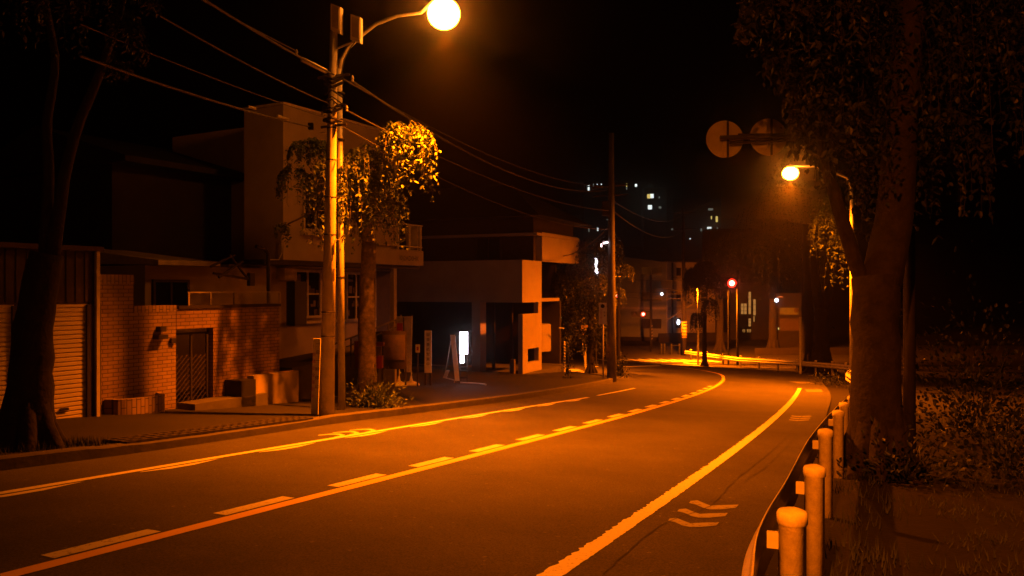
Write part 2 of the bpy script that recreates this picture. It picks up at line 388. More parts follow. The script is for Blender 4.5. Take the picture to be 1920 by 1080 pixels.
# chevrons and patches on the shoulder, painted arcs by the kerb
def gpoly(pts, h=.005): return MB().add([G(x, y, h) for x, y in pts], [tuple(range(len(pts)))[::-1]])
mb = MB()
for dx, dy, sc_ in ((0, 0, 1), (-21, 15.5, 1.02), (-38, 33, 1.03)):
    up = [(1295, 939), (1308, 938), (1322, 944), (1333, 948), (1350, 947), (1385, 946)]; dn = [(1380, 952), (1352, 955), (1331, 955), (1318, 952), (1305, 946), (1292, 943)]
    pts = [(1340+(x-1340)*sc_+dx, y+dy) for x, y in up+dn]
    g_ = gpoly([pts[0], pts[1], pts[2], pts[3], pts[4], pts[5], pts[6], pts[7], pts[8], pts[9], pts[10], pts[11]]); mb.add(g_.v, g_.f)
road_mark(mb, 'shoulder_chevrons', 'chev')
mb = MB()
for i in range(3):
    y = 779+i*3.6; x = 1484-i*2
    g_ = gpoly([(x, y), (x+12, y+1.2), (x+36, y+.4), (x+38, y+1.8), (x+14, y+2.8), (x, y+1.6)]); mb.add(g_.v, g_.f)
g_ = gpoly([(1509, 730), (1540, 730), (1543, 735), (1513, 735)]); mb.add(g_.v, g_.f)
g_ = gpoly([(1478, 715), (1515, 716), (1528, 719), (1500, 719)]); mb.add(g_.v, g_.f)
road_mark(mb, 'shoulder_patches', 'faded')
mb = MB()
for x0, y0 in ((597, 815.5), (624, 811), (655, 806.5)):
    top = [(x0, y0), (x0+24, y0-2.4), (x0+40, y0-2.8), (x0+50, y0-.2), (x0+47, y0+2.6), (x0+32, y0+4.6)]
    dn = [(x0+30, y0+3.4), (x0+40, y0+1.4), (x0+40, y0+.4), (x0+32, y0-.8), (x0+20, y0-.6), (x0, y0+.9)]
    g_ = gpoly(top+dn); mb.add(g_.v, g_.f)
road_mark(mb, 'kerbside_arcs', 'worn')
# tar seam wandering down the shoulder
pts = [G(x, y) for x, y in ((1130, 1078), (1240, 985), (1330, 950), (1375, 905), (1420, 868), (1462, 832), (1490, 800), (1512, 765), (1522, 742))]
sp_, sl = resample([p.to_2d() for p in pts], 200); sp_ = [p+Vector((random.uniform(-.012, .012), 0)) for p in sp_]
road_mark(strip(sp_, .014, .006, .006, .006), 'tar_seam', 'seam')
pts = [G(x, y) for x, y in ((1395, 905), (1440, 872), (1475, 838), (1500, 812))]
sp_, sl = resample([p.to_2d() for p in pts], 60); sp_ = [p+Vector((random.uniform(-.02, .02), 0)) for p in sp_]
road_mark(strip(sp_, .012, .006, .004, .004), 'tar_seam', 'seam')
# crosswalk bars and stop lines at the junction
mb = MB()
for i in range(11):
    x = 1112+i*20
    g_ = gpoly([(x, 672.6+i*.12), (x+9, 672.6+i*.12), (x+44, 677.6+i*.12), (x+30, 677.9+i*.12)]); mb.add(g_.v, g_.f)
road_mark(mb, 'crosswalk_bars', 'white')
mb = MB()
for p4 in ([(1160, 687), (1235, 685), (1240, 686.3), (1160, 688.6)], [(1240, 682.5), (1302, 684), (1345, 688), (1240, 683.6)], [(1282, 679.5), (1330, 683), (1322, 684), (1280, 681)]):
    g_ = gpoly(p4); mb.add(g_.v, g_.f)
road_mark(mb, 'stop_line', 'white')
mb = MB()
for i in range(5):
    y = 694+i*2.6
    g_ = gpoly([(1018-i*2, y), (1084+i*4, y-2.2), (1090+i*4, y-1.2), (1018-i*2, y+1.2)], .006); mb.add(g_.v, g_.f)
road_mark(mb, 'side_street_bars', 'white')
mb = MB()
for i in range(4):
    y = 676+i*3.2
    g_ = gpoly([(1095, y), (1122, y+.6), (1122, y+2.4), (1095, y+1.8)], .006); mb.add(g_.v, g_.f)
road_mark(mb, 'crosswalk_bars', 'white')
# ---------------------------------------------------------------- guardrail
POST = [Vector(p) for p in ((-.9, -1.6), (.1, .5), (.78, 2.35), (1.46, 4.17), (2.17, 5.74), (3.26, 8.32), (4.43, 10.86), (5.19, 12.5))]
RAILP = [Vector(p) for p in ((-1.3, -2.5), (.78, 2.3), (1.46, 4.17), (2.17, 5.80), (3.26, 8.32), (4.43, 10.86), (5.4, 12.9), (8.7, 19.8), (11.45, 26.2), (13.7, 32.3), (16.9, 39.4), (19.05, 44.2), (20.0, 48), (20.05, 51), (19.7, 53.7), (19.1, 56.2), (18.2, 59.2), (17.2, 62), (16.1, 65), (14.9, 68.2))]
RP, RPL = resample(RAILP, 600)
rail = thing('guardrail', 'long pale steel guardrail on round posts curving along the right side of the road', 'guardrail', (1.46, 4.17, gz(1.46, 4.17)))
def wbeam(path, name, parent):
    prof = [(.0, .40), (.04, .44), (.055, .475), (.04, .51), (.0, .545), (.0, .57), (.045, .60), (.05, .625), (.035, .655), (.012, .69), (.0, .73), (-.004, .735)]
    prof = [(-a_, z_) for a_, z_ in prof]       # bulges towards the road
    prof2 = prof+[(a_+.006, z_) for a_, z_ in prof[::-1]]
    vs = []; fs = []; n_ = len(prof2)
    for i, p in enumerate(path):
        t = (path[min(i+1, len(path)-1)]-path[max(i-1, 0)]).normalized(); r = Vector((t.y, -t.x))
        for q, z in prof2:
            a_ = p+r*q; vs.append((a_.x, a_.y, gz(p.x, p.y)+z))
        if i:
            for k in range(n_): fs.append(((i-1)*n_+k, (i-1)*n_+(k+1)%n_, i*n_+(k+1)%n_, i*n_+k))
    return MB().add(vs, fs).build(name, M['rail'], parent, smooth=False)
BP = offset(RP, -.17)
k = 0; nb = int(len(BP)//25)
for i in range(nb):
    seg = BP[i*25:min(len(BP), i*25+27)]
    wbeam(seg, 'beam', rail)
mb = MB().lathe((0, 0, 0), [(.07, -.2), (.07, .775), (.078, .78), (.078, .83), (.07, .845), (.03, .858), (0.001, .86)], 18)
pm = None
allposts = [p for p in POST]
q = 14.9
cum = [0]
for i in range(1, len(RP)): cum.append(cum[-1]+(RP[i]-RP[i-1]).length)
nxt = None
for i, p in enumerate(RP):
    if p.y > 14.2 and (nxt is None or cum[i] >= nxt):
        allposts.append(p); nxt = cum[i]+2.2
def tangent_at(p):
    j = min(range(len(RP)), key=lambda i: (RP[i]-p).length); j0, j1 = max(0, j-2), min(len(RP)-1, j+2)
    return (RP[j1]-RP[j0]).normalized()
for p in allposts:
    if p.y < 1: continue
    loc = Vector((p.x, p.y, gz(p.x, p.y)))
    if pm is None:
        o = mb.build('post', M['post'], None, True); pm = o.data
        o.location = loc - Vector(rail['_o']); off = Vector(o['_o'])
        for v in pm.vertices: v.co += off
        o.parent = rail
    else:
        o = bpy.data.objects.new('post', pm); COL.objects.link(o); o.parent = rail; o.location = loc-Vector(rail['_o'])
    o['_o'] = tuple(loc)
    t = tangent_at(p); r = Vector((t.y, -t.x, 0)); t3 = Vector((t.x, t.y, 0))
    c = MB(); c.box(loc-r*.125-t3*.015+Vector((0, 0, .64)), t3*.03, r*.06, (0, 0, .085))
    br = c.build('bracket', M['rail'], o)
# amber reflectors: small caps are left off; a rounded terminal at the far end
# ---------------------------------------------------------------- street lamps
def lamp_head(parent, c, d, a=.31, b=.29, bowl='bowl', power=1., ang=140, aim=(0, 0, -1)):
    ld = bpy.data.lights.new('reflector_light', 'SPOT'); ld.energy = SPOT*power; ld.color = SODIUM; ld.spot_size = math.radians(ang)
    ld.spot_blend = 1.0; ld.shadow_soft_size = .1; lo_ = bpy.data.objects.new('reflector_light', ld); COL.objects.link(lo_)
    lo_.rotation_euler = Vector(aim).to_track_quat('-Z', 'Y').to_euler(); lo_.parent = parent; lo_.location = Vector(c)-Vector((0, 0, b+.11))-Vector(parent['_o'])
    rz = math.atan2(d.y, d.x)
    n_ = 12
    prof = [(max(.01, a*math.cos(math.pi*(i/18-.5))), b*math.sin(math.pi*(i/18-.5))) for i in range(16)]
    MB().lathe(c, prof, 28, 1, 1, rz).build('lamp_bowl', M[bowl], parent, True)
    zc = prof[-1][1]; rc = prof[-1][0]
    MB().lathe(Vector(c)+Vector((0, 0, zc+.003)), [(rc*1.1, 0), (rc*1.12, .03), (rc*.8, .09), (.02, .12)], 24).build('lamp_housing', M['galv'], parent, True)
# lamp 1 beside the utility pole
b1 = G(641, 768, .12); head = W(832, 26, 15.2)
l1 = thing('street_lamp', 'tall steel street lamp with a curved arm and blazing orange head by the concrete pole', 'street lamp', b1, 'sodium street lamps along the road')
top = W(636, 130, b1.y)
dirh = (Vector((head.x, head.y, 0))-Vector((b1.x, b1.y, 0))).normalized()
arm = [top]+[W(px, py, b1.y+(head.y-b1.y)*f) for px, py, f in ((640, 112, .06), (652, 90, .15), (675, 68, .28), (705, 45, .45), (745, 30, .65), (790, 24, .85))]+[head+Vector((-.05, 0, .4))]
MB().tube([b1-Vector((0, 0, .2)), top], [.075, .06], 14).build('pole', M['galv'], l1, True)
MB().tube(arm, [.055, .05, .045, .04, .036, .032, .03, .03], 10).build('arm', M['galv'], l1, True)
lamp_head(l1, head, dirh, power=4.2, ang=118, aim=(.08, -.02, -1))
for py in (175, 262, 405, 520): c = W(639, py, b1.y); MB().lathe(c, [(.078, -.02), (.084, 0), (.078, .02)], 14).build('band', M['darkmetal'], l1)
# lamp 2 behind the guardrail, pole beside the big right-hand tree
b2 = on_ground(1597, 33); head2 = W(1482, 325, 32.6)
l2 = thing('street_lamp', 'second street lamp with glowing orange head above the bend of the guardrail', 'street lamp', b2, 'sodium street lamps along the road')
t2 = W(1597, 352, 33)
MB().tube([b2-Vector((0, 0, .2)), t2], [.09, .07], 12).build('pole', M['galv'], l2, True)
MB().tube([t2, W(1588, 333, 33), W(1570, 326, 32.9), W(1530, 312, 32.8), W(1486, 311, 32.6)], [.06, .05, .045, .04, .035], 8).build('arm', M['galv'], l2, True)
lamp_head(l2, head2, Vector((-1, 0, 0)),   .32, .27, 'bowl2', 7.6, 162, (-.12, .03, -1))
# lamp 3 standing behind the mid-distance concrete pole, lamp 4 behind the junction tree
def plain_lamp(label, px, py, d, bpx, a, b, power, aim, ang=160):
    bb = on_ground(bpx, d); hd = W(px, py, d)
    l = thing('street_lamp', label, 'street lamp', bb, 'sodium street lamps along the road')
    tp = Vector((bb.x, bb.y, hd.z-.5)); MB().tube([bb-Vector((0, 0, .2)), tp, tp+Vector((0, 0, .4)), hd+Vector((.0, 0, .12))], [.09, .06, .05, .04], 10).build('pole', M['galv'], l, True)
    lamp_head(l, hd, Vector((1, 0, 0)), a, b, 'bowl2', power, ang, aim)
plain_lamp('street lamp half hidden behind the concrete pole and the tree at the left kerb', 1146, 470, 45, 1149, .15, .12, 3., (0, 0, -1))
plain_lamp('street lamp hidden in the foliage of the small tree at the junction', 1297, 520, 63.2, 1309, .24, .2, 13., (.6, .4, -.75), 146)
# the lamp before it, behind the camera: it lights the backs of the signs and the rail posts
b0 = Vector((.4, -5.0, gz(.4, -5.0))); h0 = Vector((-2.4, -3.8, 8.0))
l0 = thing('street_lamp', 'street lamp out of frame behind the viewer beside the guardrail', 'street lamp', b0, 'sodium street lamps along the road')
MB().tube([b0-Vector((0, 0, .2)), b0+Vector((0, 0, 7.0))], [.075, .06], 12).build('pole', M['galv'], l0, True)
MB().tube([b0+Vector((0, 0, 7.0)), b0+Vector((-.5, .2, 7.6)), b0+Vector((-1.5, .7, 7.8)), h0+Vector((.2, 0, .06))], [.055, .045, .035, .03], 8).build('arm', M['galv'], l0, True)
lamp_head(l0, h0, Vector((1, 0, 0)), .34, .3, 'bowl', 3.1, 90, (.58, .53, -.66))
# ---------------------------------------------------------------- utility pole and wires
pb = G(612, 779, .12); dP = pb.y
up_ = thing('utility_pole', 'thick concrete utility pole with two pale boxes on top at the left kerb', 'utility pole', pb)
pt = W(626, 60, dP)
MB().tube([pb-Vector((0, 0, .3)), pb+(pt-pb)*.5, pt], [.145, .105, .07], 24).build('pole', M['concrete'], up_, True)
mb = MB()
for py in (630, 585, 440, 370, 300, 240): 
    f = (py-779)/(60-779); r_ = .145-.075*f; c = pb+(pt-pb)*f; MB().lathe(c, [(r_+.002, -.012), (r_+.007, 0), (r_+.002, .012)], 20).build('band', M['darkmetal'], up_)
mb = MB()
for py in (655, 700, 640): 
    f = (py-779)/(60-779); c = pb+(pt-pb)*f
mb = MB()
for y0, y1 in ((456, 478), (504, 527)):
    a_, c_ = W(627, y0, dP-.09), W(627, y1, dP-.09); mb.tube([a_, c_], .022, 6)
mb.build('step_guard', M['yel'], up_)
mb = MB()
for i, py in enumerate((345, 300, 395, 450, 250)):
    f = (py-779)/(60-779); c = pb+(pt-pb)*f; mb.tube([c, c+Vector((-.2 if i % 2 == 0 else .2, -.06, 0))], .01, 6)
mb.build('step_bolt', M['galv'], up_)
# two antenna boxes on brackets
def pbox(px0, py0, px1, py1, d, depth, skew=.0):
    a_, b_, c_ = W(px0, py1, d), W(px1, py1+skew, d-.0), W(px0, py0, d)
    return MB().box(a_, b_-a_, (0.03, depth, 0), c_-a_)
ab = pbox(620, 6, 638, 56, dP-.12, .11, 7).build('antenna_box', M['signw'], up_)
pbox(623, 10, 635, 50, dP-.135, .02, 6).build('cover', M['trim'], ab)
ab2 = pbox(657, 26, 675, 74, dP-.02, .11, 6).build('antenna_box', M['signw'], up_)
pbox(660, 31, 673, 68, dP-.035, .02, 5).build('cover', M['trim'], ab2)
MB().tube([W(666, 78, dP+.03), W(655, 92, dP+.02), W(645, 112, dP), W(640, 140, dP)], .012, 6).build('cable', M['black'], up_)
MB().tube([W(630, 92, dP+.03), W(648, 84, dP+.03), W(666, 78, dP+.04)], .02, 6).build('bracket', M['galv'], up_)
# crossarm (the bright tube on the wires) and insulators, clamps
MB().tube([W(566, 111, dP-.5), W(612, 134, dP-.05)], .045, 12).build('cable_sleeve', M['signw'], up_, True)
mb = MB()
for px, py in ((556, 99), (661, 148), (650, 204), (604, 215), (583, 237)):
    c = W(px, py, dP-.05); mb.lathe(c, [(.012, -.05), (.03, -.04), (.02, -.01), (.032, .01), (.018, .05), (.005, .07)], 8)
mb.build('insulator', M['signw'], up_)
mb = MB()
for py in (150, 157, 165, 174, 186, 192, 204, 212, 224, 232):
    f = (py-779)/(60-779); c = pb+(pt-pb)*f; a_ = random.uniform(-.25, .25)
    mb.tube([c+Vector((-.14, -.09, a_*.3)), c+Vector((.02, -.14, a_*-.1)), c+Vector((.2, -.04, a_*.5))], random.choice((.014, .02, .028)), 6)
mb.cbox(W(583, 237, dP-.1), .09, .09, .12)
for py, l_ in ((143, .3), (200, .22), (236, .24)):
    c = W(626, py, dP-.02); mb.tube([c+Vector((-l_, 0, -.03)), c+Vector((l_, -.02, .03))], .026, 6)
mb.build('clamp_cluster', M['darkmetal'], up_)
def sag(a_, b_, s_, n_=20): return [a_.lerp(b_, i/n_)-Vector((0, 0, s_*4*(i/n_)*(1-i/n_))) for i in range(n_+1)]
def wire(a_, b_, s_, r, label, name='wire'):
    o = MB().tube(sag(a_, b_, s_), r, 5).build(name, M['wire']); return tag(o, label, 'wire', 'overhead wires')
A0 = W(626, 138, dP-.1)
near = [(-2.2, 4)]
wire(W(330, -35, 9.5), W(626, 140, dP-.1), .05, .018, 'highest overhead wire coming from the upper left edge to the concrete pole')
wire(W(300, -45, 9.3), W(560, 98, dP-.4), .02, .008, 'thin messenger wire just above the highest cable left of the pole')
wire(W(300, 30, 9.5), W(618, 195, dP-.1), .05, .011, 'second overhead wire left of the concrete pole')
wire(W(150, 45, 9.0), W(614, 222, dP-.05), .05, .008, 'third overhead wire left of the concrete pole, the thinnest')
wire(W(150, 105, 9.0), W(583, 238, dP-.1), .06, .016, 'lowest overhead wire left of the concrete pole with bright sleeves')
wire(W(640, 146, dP), W(1143, 350, 33), .5, .014, 'highest overhead wire running from the concrete pole down the street')
wire(W(660, 152, dP), W(1140, 356, 33), .7, .022, 'thick cable bundle hung under the highest wire down the street')
wire(W(648, 206, dP), W(1143, 395, 33), .4, .013, 'second overhead wire running down the street past the leafy crown')
wire(W(640, 236, dP), W(1143, 430, 33), .5, .010, 'lowest overhead wire running down the street over the houses')
mb = MB(); mb.tube([W(466, 200, 14.1), W(480, 204, 14.2)], .022, 6); mb.tube([W(520, 217, 14.5), W(541, 224, 14.7)], .028, 8)
tag(mb.build('cable_joint', M['signw']), 'pair of bright cable joints on the lowest wire left of the pole', 'cable joint')
# ---------------------------------------------------------------- facade frames
class Pl:
    def __init__(s, O, a):
        s.O = Vector(O); s.a = Vector(a).normalized(); s.n = Vector((s.a.y, -s.a.x))      # n faces right of a
    def k(s, px): u = (px-960)/F; return (u*s.O.y-s.O.x)/(s.a.x-u*s.a.y)
    def d(s, px): return (s.O+s.a*s.k(px)).y
    def z(s, px, py): return H-(py-540)/F*s.d(px)
    def P(s, k, z, o=0.): p = s.O+s.a*k+s.n*o; return Vector((p.x, p.y, z))
    def box(s, mb, k0, k1, z0, z1, o0, o1):
        return mb.box(s.P(k0, z0, o0), s.P(k1, z0, o0)-s.P(k0, z0, o0), s.P(k0, z0, o1)-s.P(k0, z0, o0), (0, 0, z1-z0))
    def pb(s, mb, x0, y0, x1, y1, o0, o1):      # pixel rect measured at its left edge
        return s.box(mb, s.k(x0), s.k(x1), s.z(x0, y1), s.z(x0, y0), o0, o1)
def window(pl, parent, x0, y0, x1, y1, mull=1, fr=.05, gm='glass', o=0., fm='trim', trans=0):
    k0, k1, z0, z1 = pl.k(x0), pl.k(x1), pl.z(x0, y1), pl.z(x0, y0); m_ = MB()
    pl.box(m_, k0, k0+fr, z0, z1, o, o+.07); pl.box(m_, k1-fr, k1, z0, z1, o, o+.07)
    pl.box(m_, k0+fr, k1-fr, z1-fr, z1, o, o+.067); pl.box(m_, k0+fr, k1-fr, z0, z0+fr, o, o+.09)
    for i in range(mull): kk = k0+(k1-k0)*(i+1)/(mull+1); pl.box(m_, kk-fr*.4, kk+fr*.4, z0+fr, z1-fr, o, o+.055)
    for i in range(trans): zz = z0+(z1-z0)*(i+1)/(trans+1); pl.box(m_, k0+fr, k1-fr, zz-fr*.3, zz+fr*.3, o, o+.05)
    w_ = m_.build('window', M[fm], parent)
    g_ = MB(); pl.box(g_, k0+fr*.5, k1-fr*.5, z0+fr*.5, z1-fr*.5, o+.004, o+.02); g_.build('pane', M[gm], w_)
    return w_
# ---- A: garage with roller shutters
PA = Pl(N_*12.75, E_)
ga = thing('garage', 'brown clad garage with two pale roller shutters behind the left tree', 'garage', PA.P(7.5, gz(*ST(7.5, 12.75))))
mb = MB(); zt_ = PA.z(187, 472); zs = PA.z(160, 571)
k1 = PA.k(187)
PA.box(mb, -6, k1, zs+.02, zt_, -.05, 0); PA.box(mb, -6, k1, zt_, zt_+.08, -5, .12)
PA.box(mb, PA.k(167), k1, -1.2, zs+.02, -.06, 0.04); PA.box(mb, PA.k(27), PA.k(38), -1.2, zs+.02, -.06, .02); PA.box(mb, -6, -5.5, -.4, zs+.02, -.06, .02)
PA.box(mb, -6, -5.95, -.5, zt_, -5, -.06); PA.box(mb, k1-.05, k1, -1.5, zt_, -5, -.06); PA.box(mb, -6, k1, -1, zt_, -5.05, -5)
mb.build('wall', M['corr'], ga)
mb = MB(); kk = -6
while kk < k1-.1: PA.box(mb, kk, kk+.05, zs+.05, zt_-.02, 0, .02); kk += .16
mb.build('cladding_rib', M['corr'], ga)
def shutter(x0, x1, k0=None):
    a_ = PA.k(x0) if k0 is None else k0; b_ = PA.k(x1)
    z0 = PA.z(x1, 771)-.25; pr = []; z = z0
    while z < zs: pr += [(.0, z), (.022, z+.012), (.022, z+.055), (.0, z+.066)]; z += .074
    vs = []; fs = []
    for o_, z in pr: vs += [PA.P(a_, z, o_-.03), PA.P(b_, z, o_-.03)]
    for i in range(len(pr)-1): fs.append((2*i, 2*i+1, 2*i+3, 2*i+2))
    sh = MB().add(vs, fs).build('roller_shutter', M['shutter'], ga)
    m_ = MB(); PA.box(m_, a_, a_+.05, z0, zs, -.0, .045); PA.box(m_, b_-.05, b_, z0, zs, 0, .045); m_.build('guide_rail', M['darkmetal'], sh)
    m_ = MB(); PA.box(m_, b_-.5, b_-.36, z0+.32, z0+.36, 0, .03); m_.build('handle', M['darkmetal'], sh)
shutter(38, 166); shutter(0, 27, -2.4)
mb = MB(); PA.box(mb, k1-.12, k1-.06, -1.2, zt_, .04, .1)
mb.build('downpipe', M['trim'], ga)
# ---- B: brick garden wall, gate, planter
PB = Pl(N_*12.95, E_)
bw = thing('brick_wall', 'pale brick garden wall beside the garage with stepped top', 'wall', PB.P(PB.k(260), gz(*ST(9.3, 12.95))))
mb = MB(); zb = -1.6
z1_ = PB.z(225, 532); z2_ = PB.z(300, 585)
PB.box(mb, PB.k(188), PB.k(250), zb, z1_, -.2, 0); PB.box(mb, PB.k(250)+.002, PB.k(330), zb, z2_, -.2, 0)
mb.build('wall_panel', BR, bw)
mb = MB(); PB.box(mb, PB.k(186), PB.k(251), z1_, z1_+.16, -.21, .01); PB.box(mb, PB.k(251)+.002, PB.k(331), z2_, z2_+.12, -.21, .012); mb.build('coping', BRV, bw)
bw2 = thing('brick_wall', 'shaded brick garden wall between the lattice gate and the shop', 'wall', PB.P(PB.k(460), gz(*ST(12.5, 12.95))))
mb = MB(); z3_ = PB.z(430, 577); PB.box(mb, PB.k(400), PB.k(524), zb, z3_, -.2, 0); PB.box(mb, PB.k(330)+.01, PB.k(400)-.003, PB.z(330, 618), z3_, -.2, 0.003)
mb.build('wall_panel', BRS, bw2)
mb = MB(); PB.box(mb, PB.k(331)+.03, PB.k(525), z3_, z3_+.06, -.23, .03); mb.build('coping', M['dark'], bw2)
gt = thing('gate', 'dark lattice metal gate in the opening of the brick wall', 'gate', PB.P(PB.k(365), gz(*ST(11, 12.9))))
mb = MB(); k0, k1_ = PB.k(333), PB.k(397); z0, zt_ = zb+.3, PB.z(333, 625)
for kk in (k0, (k0+k1_)/2-.02, k1_-.04): PB.box(mb, kk, kk+.04, z0, zt_, -.14, -.1)
PB.box(mb, k0+.04, k1_-.04, zt_-.04, zt_, -.14, -.1)
mb.build('frame', M['darkmetal'], gt)
mb = MB(); kk = k0-1.6
while kk < k1_:
    for sgn in (1, -1):
        a0, a1 = max(kk, k0), min(kk+1.7, k1_)
        if a1 > a0+.02:
            za, zb_ = (z0+(a0-kk), z0+(a1-kk)) if sgn > 0 else (z0+1.7-(a0-kk), z0+1.7-(a1-kk))
            za, zb_ = min(za, zt_), min(zb_, zt_)
            mb.tube([PB.P(a0, za, -.12), PB.P(a1, zb_, -.12)], .008, 4)
    kk += .11
mb.build('lattice', M['corr'], gt)
mb = MB(); PB.box(mb, PB.k(332), PB.k(399), zb, PB.z(332, 622), -1.2, -1.15); PB.box(mb, PB.k(332), PB.k(470), zb-.2, PB.z(350, 752), 0.01, .5)
tag(mb.build('doorstep', M['kerb']), 'low concrete step in front of the lattice gate', 'step')
pl_ = thing('planter', 'low curved brick planter standing against the pale brick wall', 'planter', PB.P(PB.k(245), gz(*ST(9, 12.7)), .3))
mb = MB(); c0, c1 = PB.k(194), PB.k(300); zt_ = PB.z(245, 742); pts = []
for i in range(13):
    f = i/12; o_ = .42*math.sin(math.pi*min(1, max(0, f*1.0)))**.35 if 0 < f < 1 else 0
    pts.append((c0+(c1-c0)*f, max(.02, o_)))
for (ka, oa), (kb, ob_) in zip(pts[:-1], pts[1:]):
    a_, b_ = PB.P(ka, -1.7, oa), PB.P(kb, -1.7, ob_); dd = (b_-a_).normalized(); nn = Vector((dd.y, -dd.x, 0))
    mb.box(a_, b_-a_, -nn*.09, (0, 0, zt_+1.7))
mb.build('brick_rim', BRV, pl_)
mb = MB(); mb.add([PB.P(k_, zt_-.1, max(.01, o_-.05)) for k_, o_ in pts], [tuple(range(len(pts)))]); mb.build('soil', M['soil'], pl_)
# letter box and lamp on the wall
mb = MB(); PB.pb(mb, 287, 628, 305, 636, 0, .16); PB.pb(mb, 293, 612, 304, 622, 0, .12)
tag(mb.build('letter_box', M['darkmetal']), 'small dark letter box fixed to the pale brick wall by the gate', 'letter box')
mb = MB(); PB.pb(mb, 318, 634, 326, 644, .002, .06)
tag(mb.build('intercom', M['darkmetal']), 'tiny dark intercom on the brick wall edge beside the gate', 'intercom')
# low block wall and ramp by the shop
PW = Pl(N_*12.6, E_)
mb = MB(); PW.box(mb, PW.k(476), PW.k(560), -2, PW.z(476, 705), -.2, 0)
tag(mb.build('block_wall', M['cream2']), 'low dark block wall in front of the brick wall and the shop ramp', 'wall')
mb = MB(); k0, k1_ = PB.k(420), PB.k(447)
PB.box(mb, k0, k1_, -1.9, PB.z(420, 712), .02, .5)
tag(mb.build('bin', M['black']), 'dark waste bin standing beside the gate step', 'bin')
# chain-link fence on top of the brick wall
PF = Pl(N_*13.3, E_)
cf = thing('chain_link_fence', 'thin chain-link fence on top of the shaded brick wall', 'fence', PF.P(PF.k(480), z3_))
mb = MB(); za, zb2 = z3_, PF.z(435, 549)
for px in (351, 392, 437, 522): PF.box(mb, PF.k(px), PF.k(px)+.035, za, zb2+.01, 0, .035)
PF.box(mb, PF.k(351), PF.k(522), zb2, zb2+.025, 0, .025); mb.build('frame', M['trim'], cf)
mb = MB(); kk = PF.k(437)
while kk < PF.k(522):
    for s_ in (1, -1):
        x1_ = kk+(zb2-za); mb.tube([PF.P(kk, za if s_ > 0 else zb2, .01), PF.P(min(x1_, PF.k(524)), (za if s_ > 0 else zb2)+s_*(min(x1_, PF.k(524))-kk), .01)], .005, 4)
    kk += .07
mb.build('mesh', M['galv'], cf)
# ---- annex behind wall
PN = Pl(N_*15.2, E_)
an = thing('annex_house', 'low dark house annex with eaves above the brick wall', 'house', PN.P(PN.k(380), gz(*ST(13, 15.2))))
mb = MB(); PN.box(mb, PN.k(272), PN.k(500), -2.2, PN.z(272, 497), -3, 0)
mb.build('wall', M['cream2'], an)
mb = MB(); kA, kB = PN.k(268), PN.k(385); mb.prism([PN.P(kA, PN.z(272, 497), .5), PN.P(kA, PN.z(272, 488), .5), PN.P(kA, PN.z(272, 455), -3.2), PN.P(kA, PN.z(272, 490), -3.2)], PN.P(kB, 0)-PN.P(kA, 0))
mb.build('roof', M['trim'], an)
window(PN, an, 284, 524, 352, 580, 1, .06, fm='timber')
# dark timber house behind
PH = Pl(N_*18.0, E_)
dh = thing('timber_house', 'dark two storey house with a faint eave behind the annex', 'house', PH.P(PH.k(400), gz(*ST(13, 18))))
mb = MB(); PH.box(mb, PH.k(210), PH.k(500), -2, PH.z(380, 330), -6, 0); mb.build('wall', M['dark'], dh)
mb = MB(); kA, kB = PH.k(200), PH.k(500); mb.prism([PH.P(kA, PH.z(380, 332), .7), PH.P(kA, PH.z(380, 322), .7), PH.P(kA, PH.z(380, 250), -3), PH.P(kA, PH.z(380, 325), -6.4), PH.P(kA, PH.z(380, 335), -6.4)], PH.P(kB, 0)-PH.P(kA, 0)); mb.build('roof', M['roof'], dh)
# bracket awning arms on the annex
aw = thing('awning_frame', 'folded dark awning frame jutting from the side of the cream shop', 'awning', PN.P(PN.k(465), PN.z(465, 540), .5))
mb = MB(); PQ = Pl(N_*14.2, E_)
for pts in (((430, 478), (472, 532)), ((400, 512), (470, 524)), ((410, 520), (455, 490)), ((395, 500), (440, 478))): mb.tube([PQ.P(PQ.k(x), PQ.z(x, y)) for x, y in pts], .03, 6)
PQ.pb(mb, 466, 512, 475, 536, -.05, .05); mb.build('arm', M['darkmetal'], aw)
mb = MB(); mb.tube([PQ.P(PQ.k(x), PQ.z(x, y), .1) for x, y in ((474, 462), (492, 468), (497, 476), (498, 576))], .045, 8)
tag(mb.build('drain_pipe', M['darkmetal']), 'bent dark drain pipe running down left of the cream shop', 'pipe')
# ---- C: cream two-storey shop
PC = Pl(N_*14.5, E_)
kc0 = PC.k(531); kc1 = PC.k(745); gC = gz(*ST(16, 14.5))
cs = thing('cream_shop', 'cream two storey shop building with a balcony over dark display windows', 'building', PC.P(kc0, gC))
zr = PC.z(531, 196); zsl = PC.z(531, 487)
mb = MB(); PC.box(mb, kc0, kc1, zsl, zr, -1.35, 0); PC.box(mb, kc0+1.5, kc1, zsl, zr-.01, -6, -1.352)
mb.build('upper_wall', M['cream'], cs)
mb = MB(); PC.box(mb, kc0-.04, kc1+.04, zr, zr+.06, -1.39, .05); mb.build('roof_edge', M['trim'], cs)
mb = MB(); PC.box(mb, kc0-.9, kc1-.3, -2.6, zsl-.12, -6, -.9); mb.build('lower_wall', M['cream'], cs)
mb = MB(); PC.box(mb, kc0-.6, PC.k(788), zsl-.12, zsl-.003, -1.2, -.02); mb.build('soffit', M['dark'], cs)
# tower left of the corner continues to the wall of the annex
PL_ = Pl(PC.P(kc0, 0).to_2d(), N_)
# upper window with sill, narrow
w_ = window(PC, cs, 566, 340, 612, 432, 1, .06, o=.0)
mb = MB(); PC.pb(mb, 562, 432, 616, 440, .0, .16); mb.build('sill', M['trim'], w_)
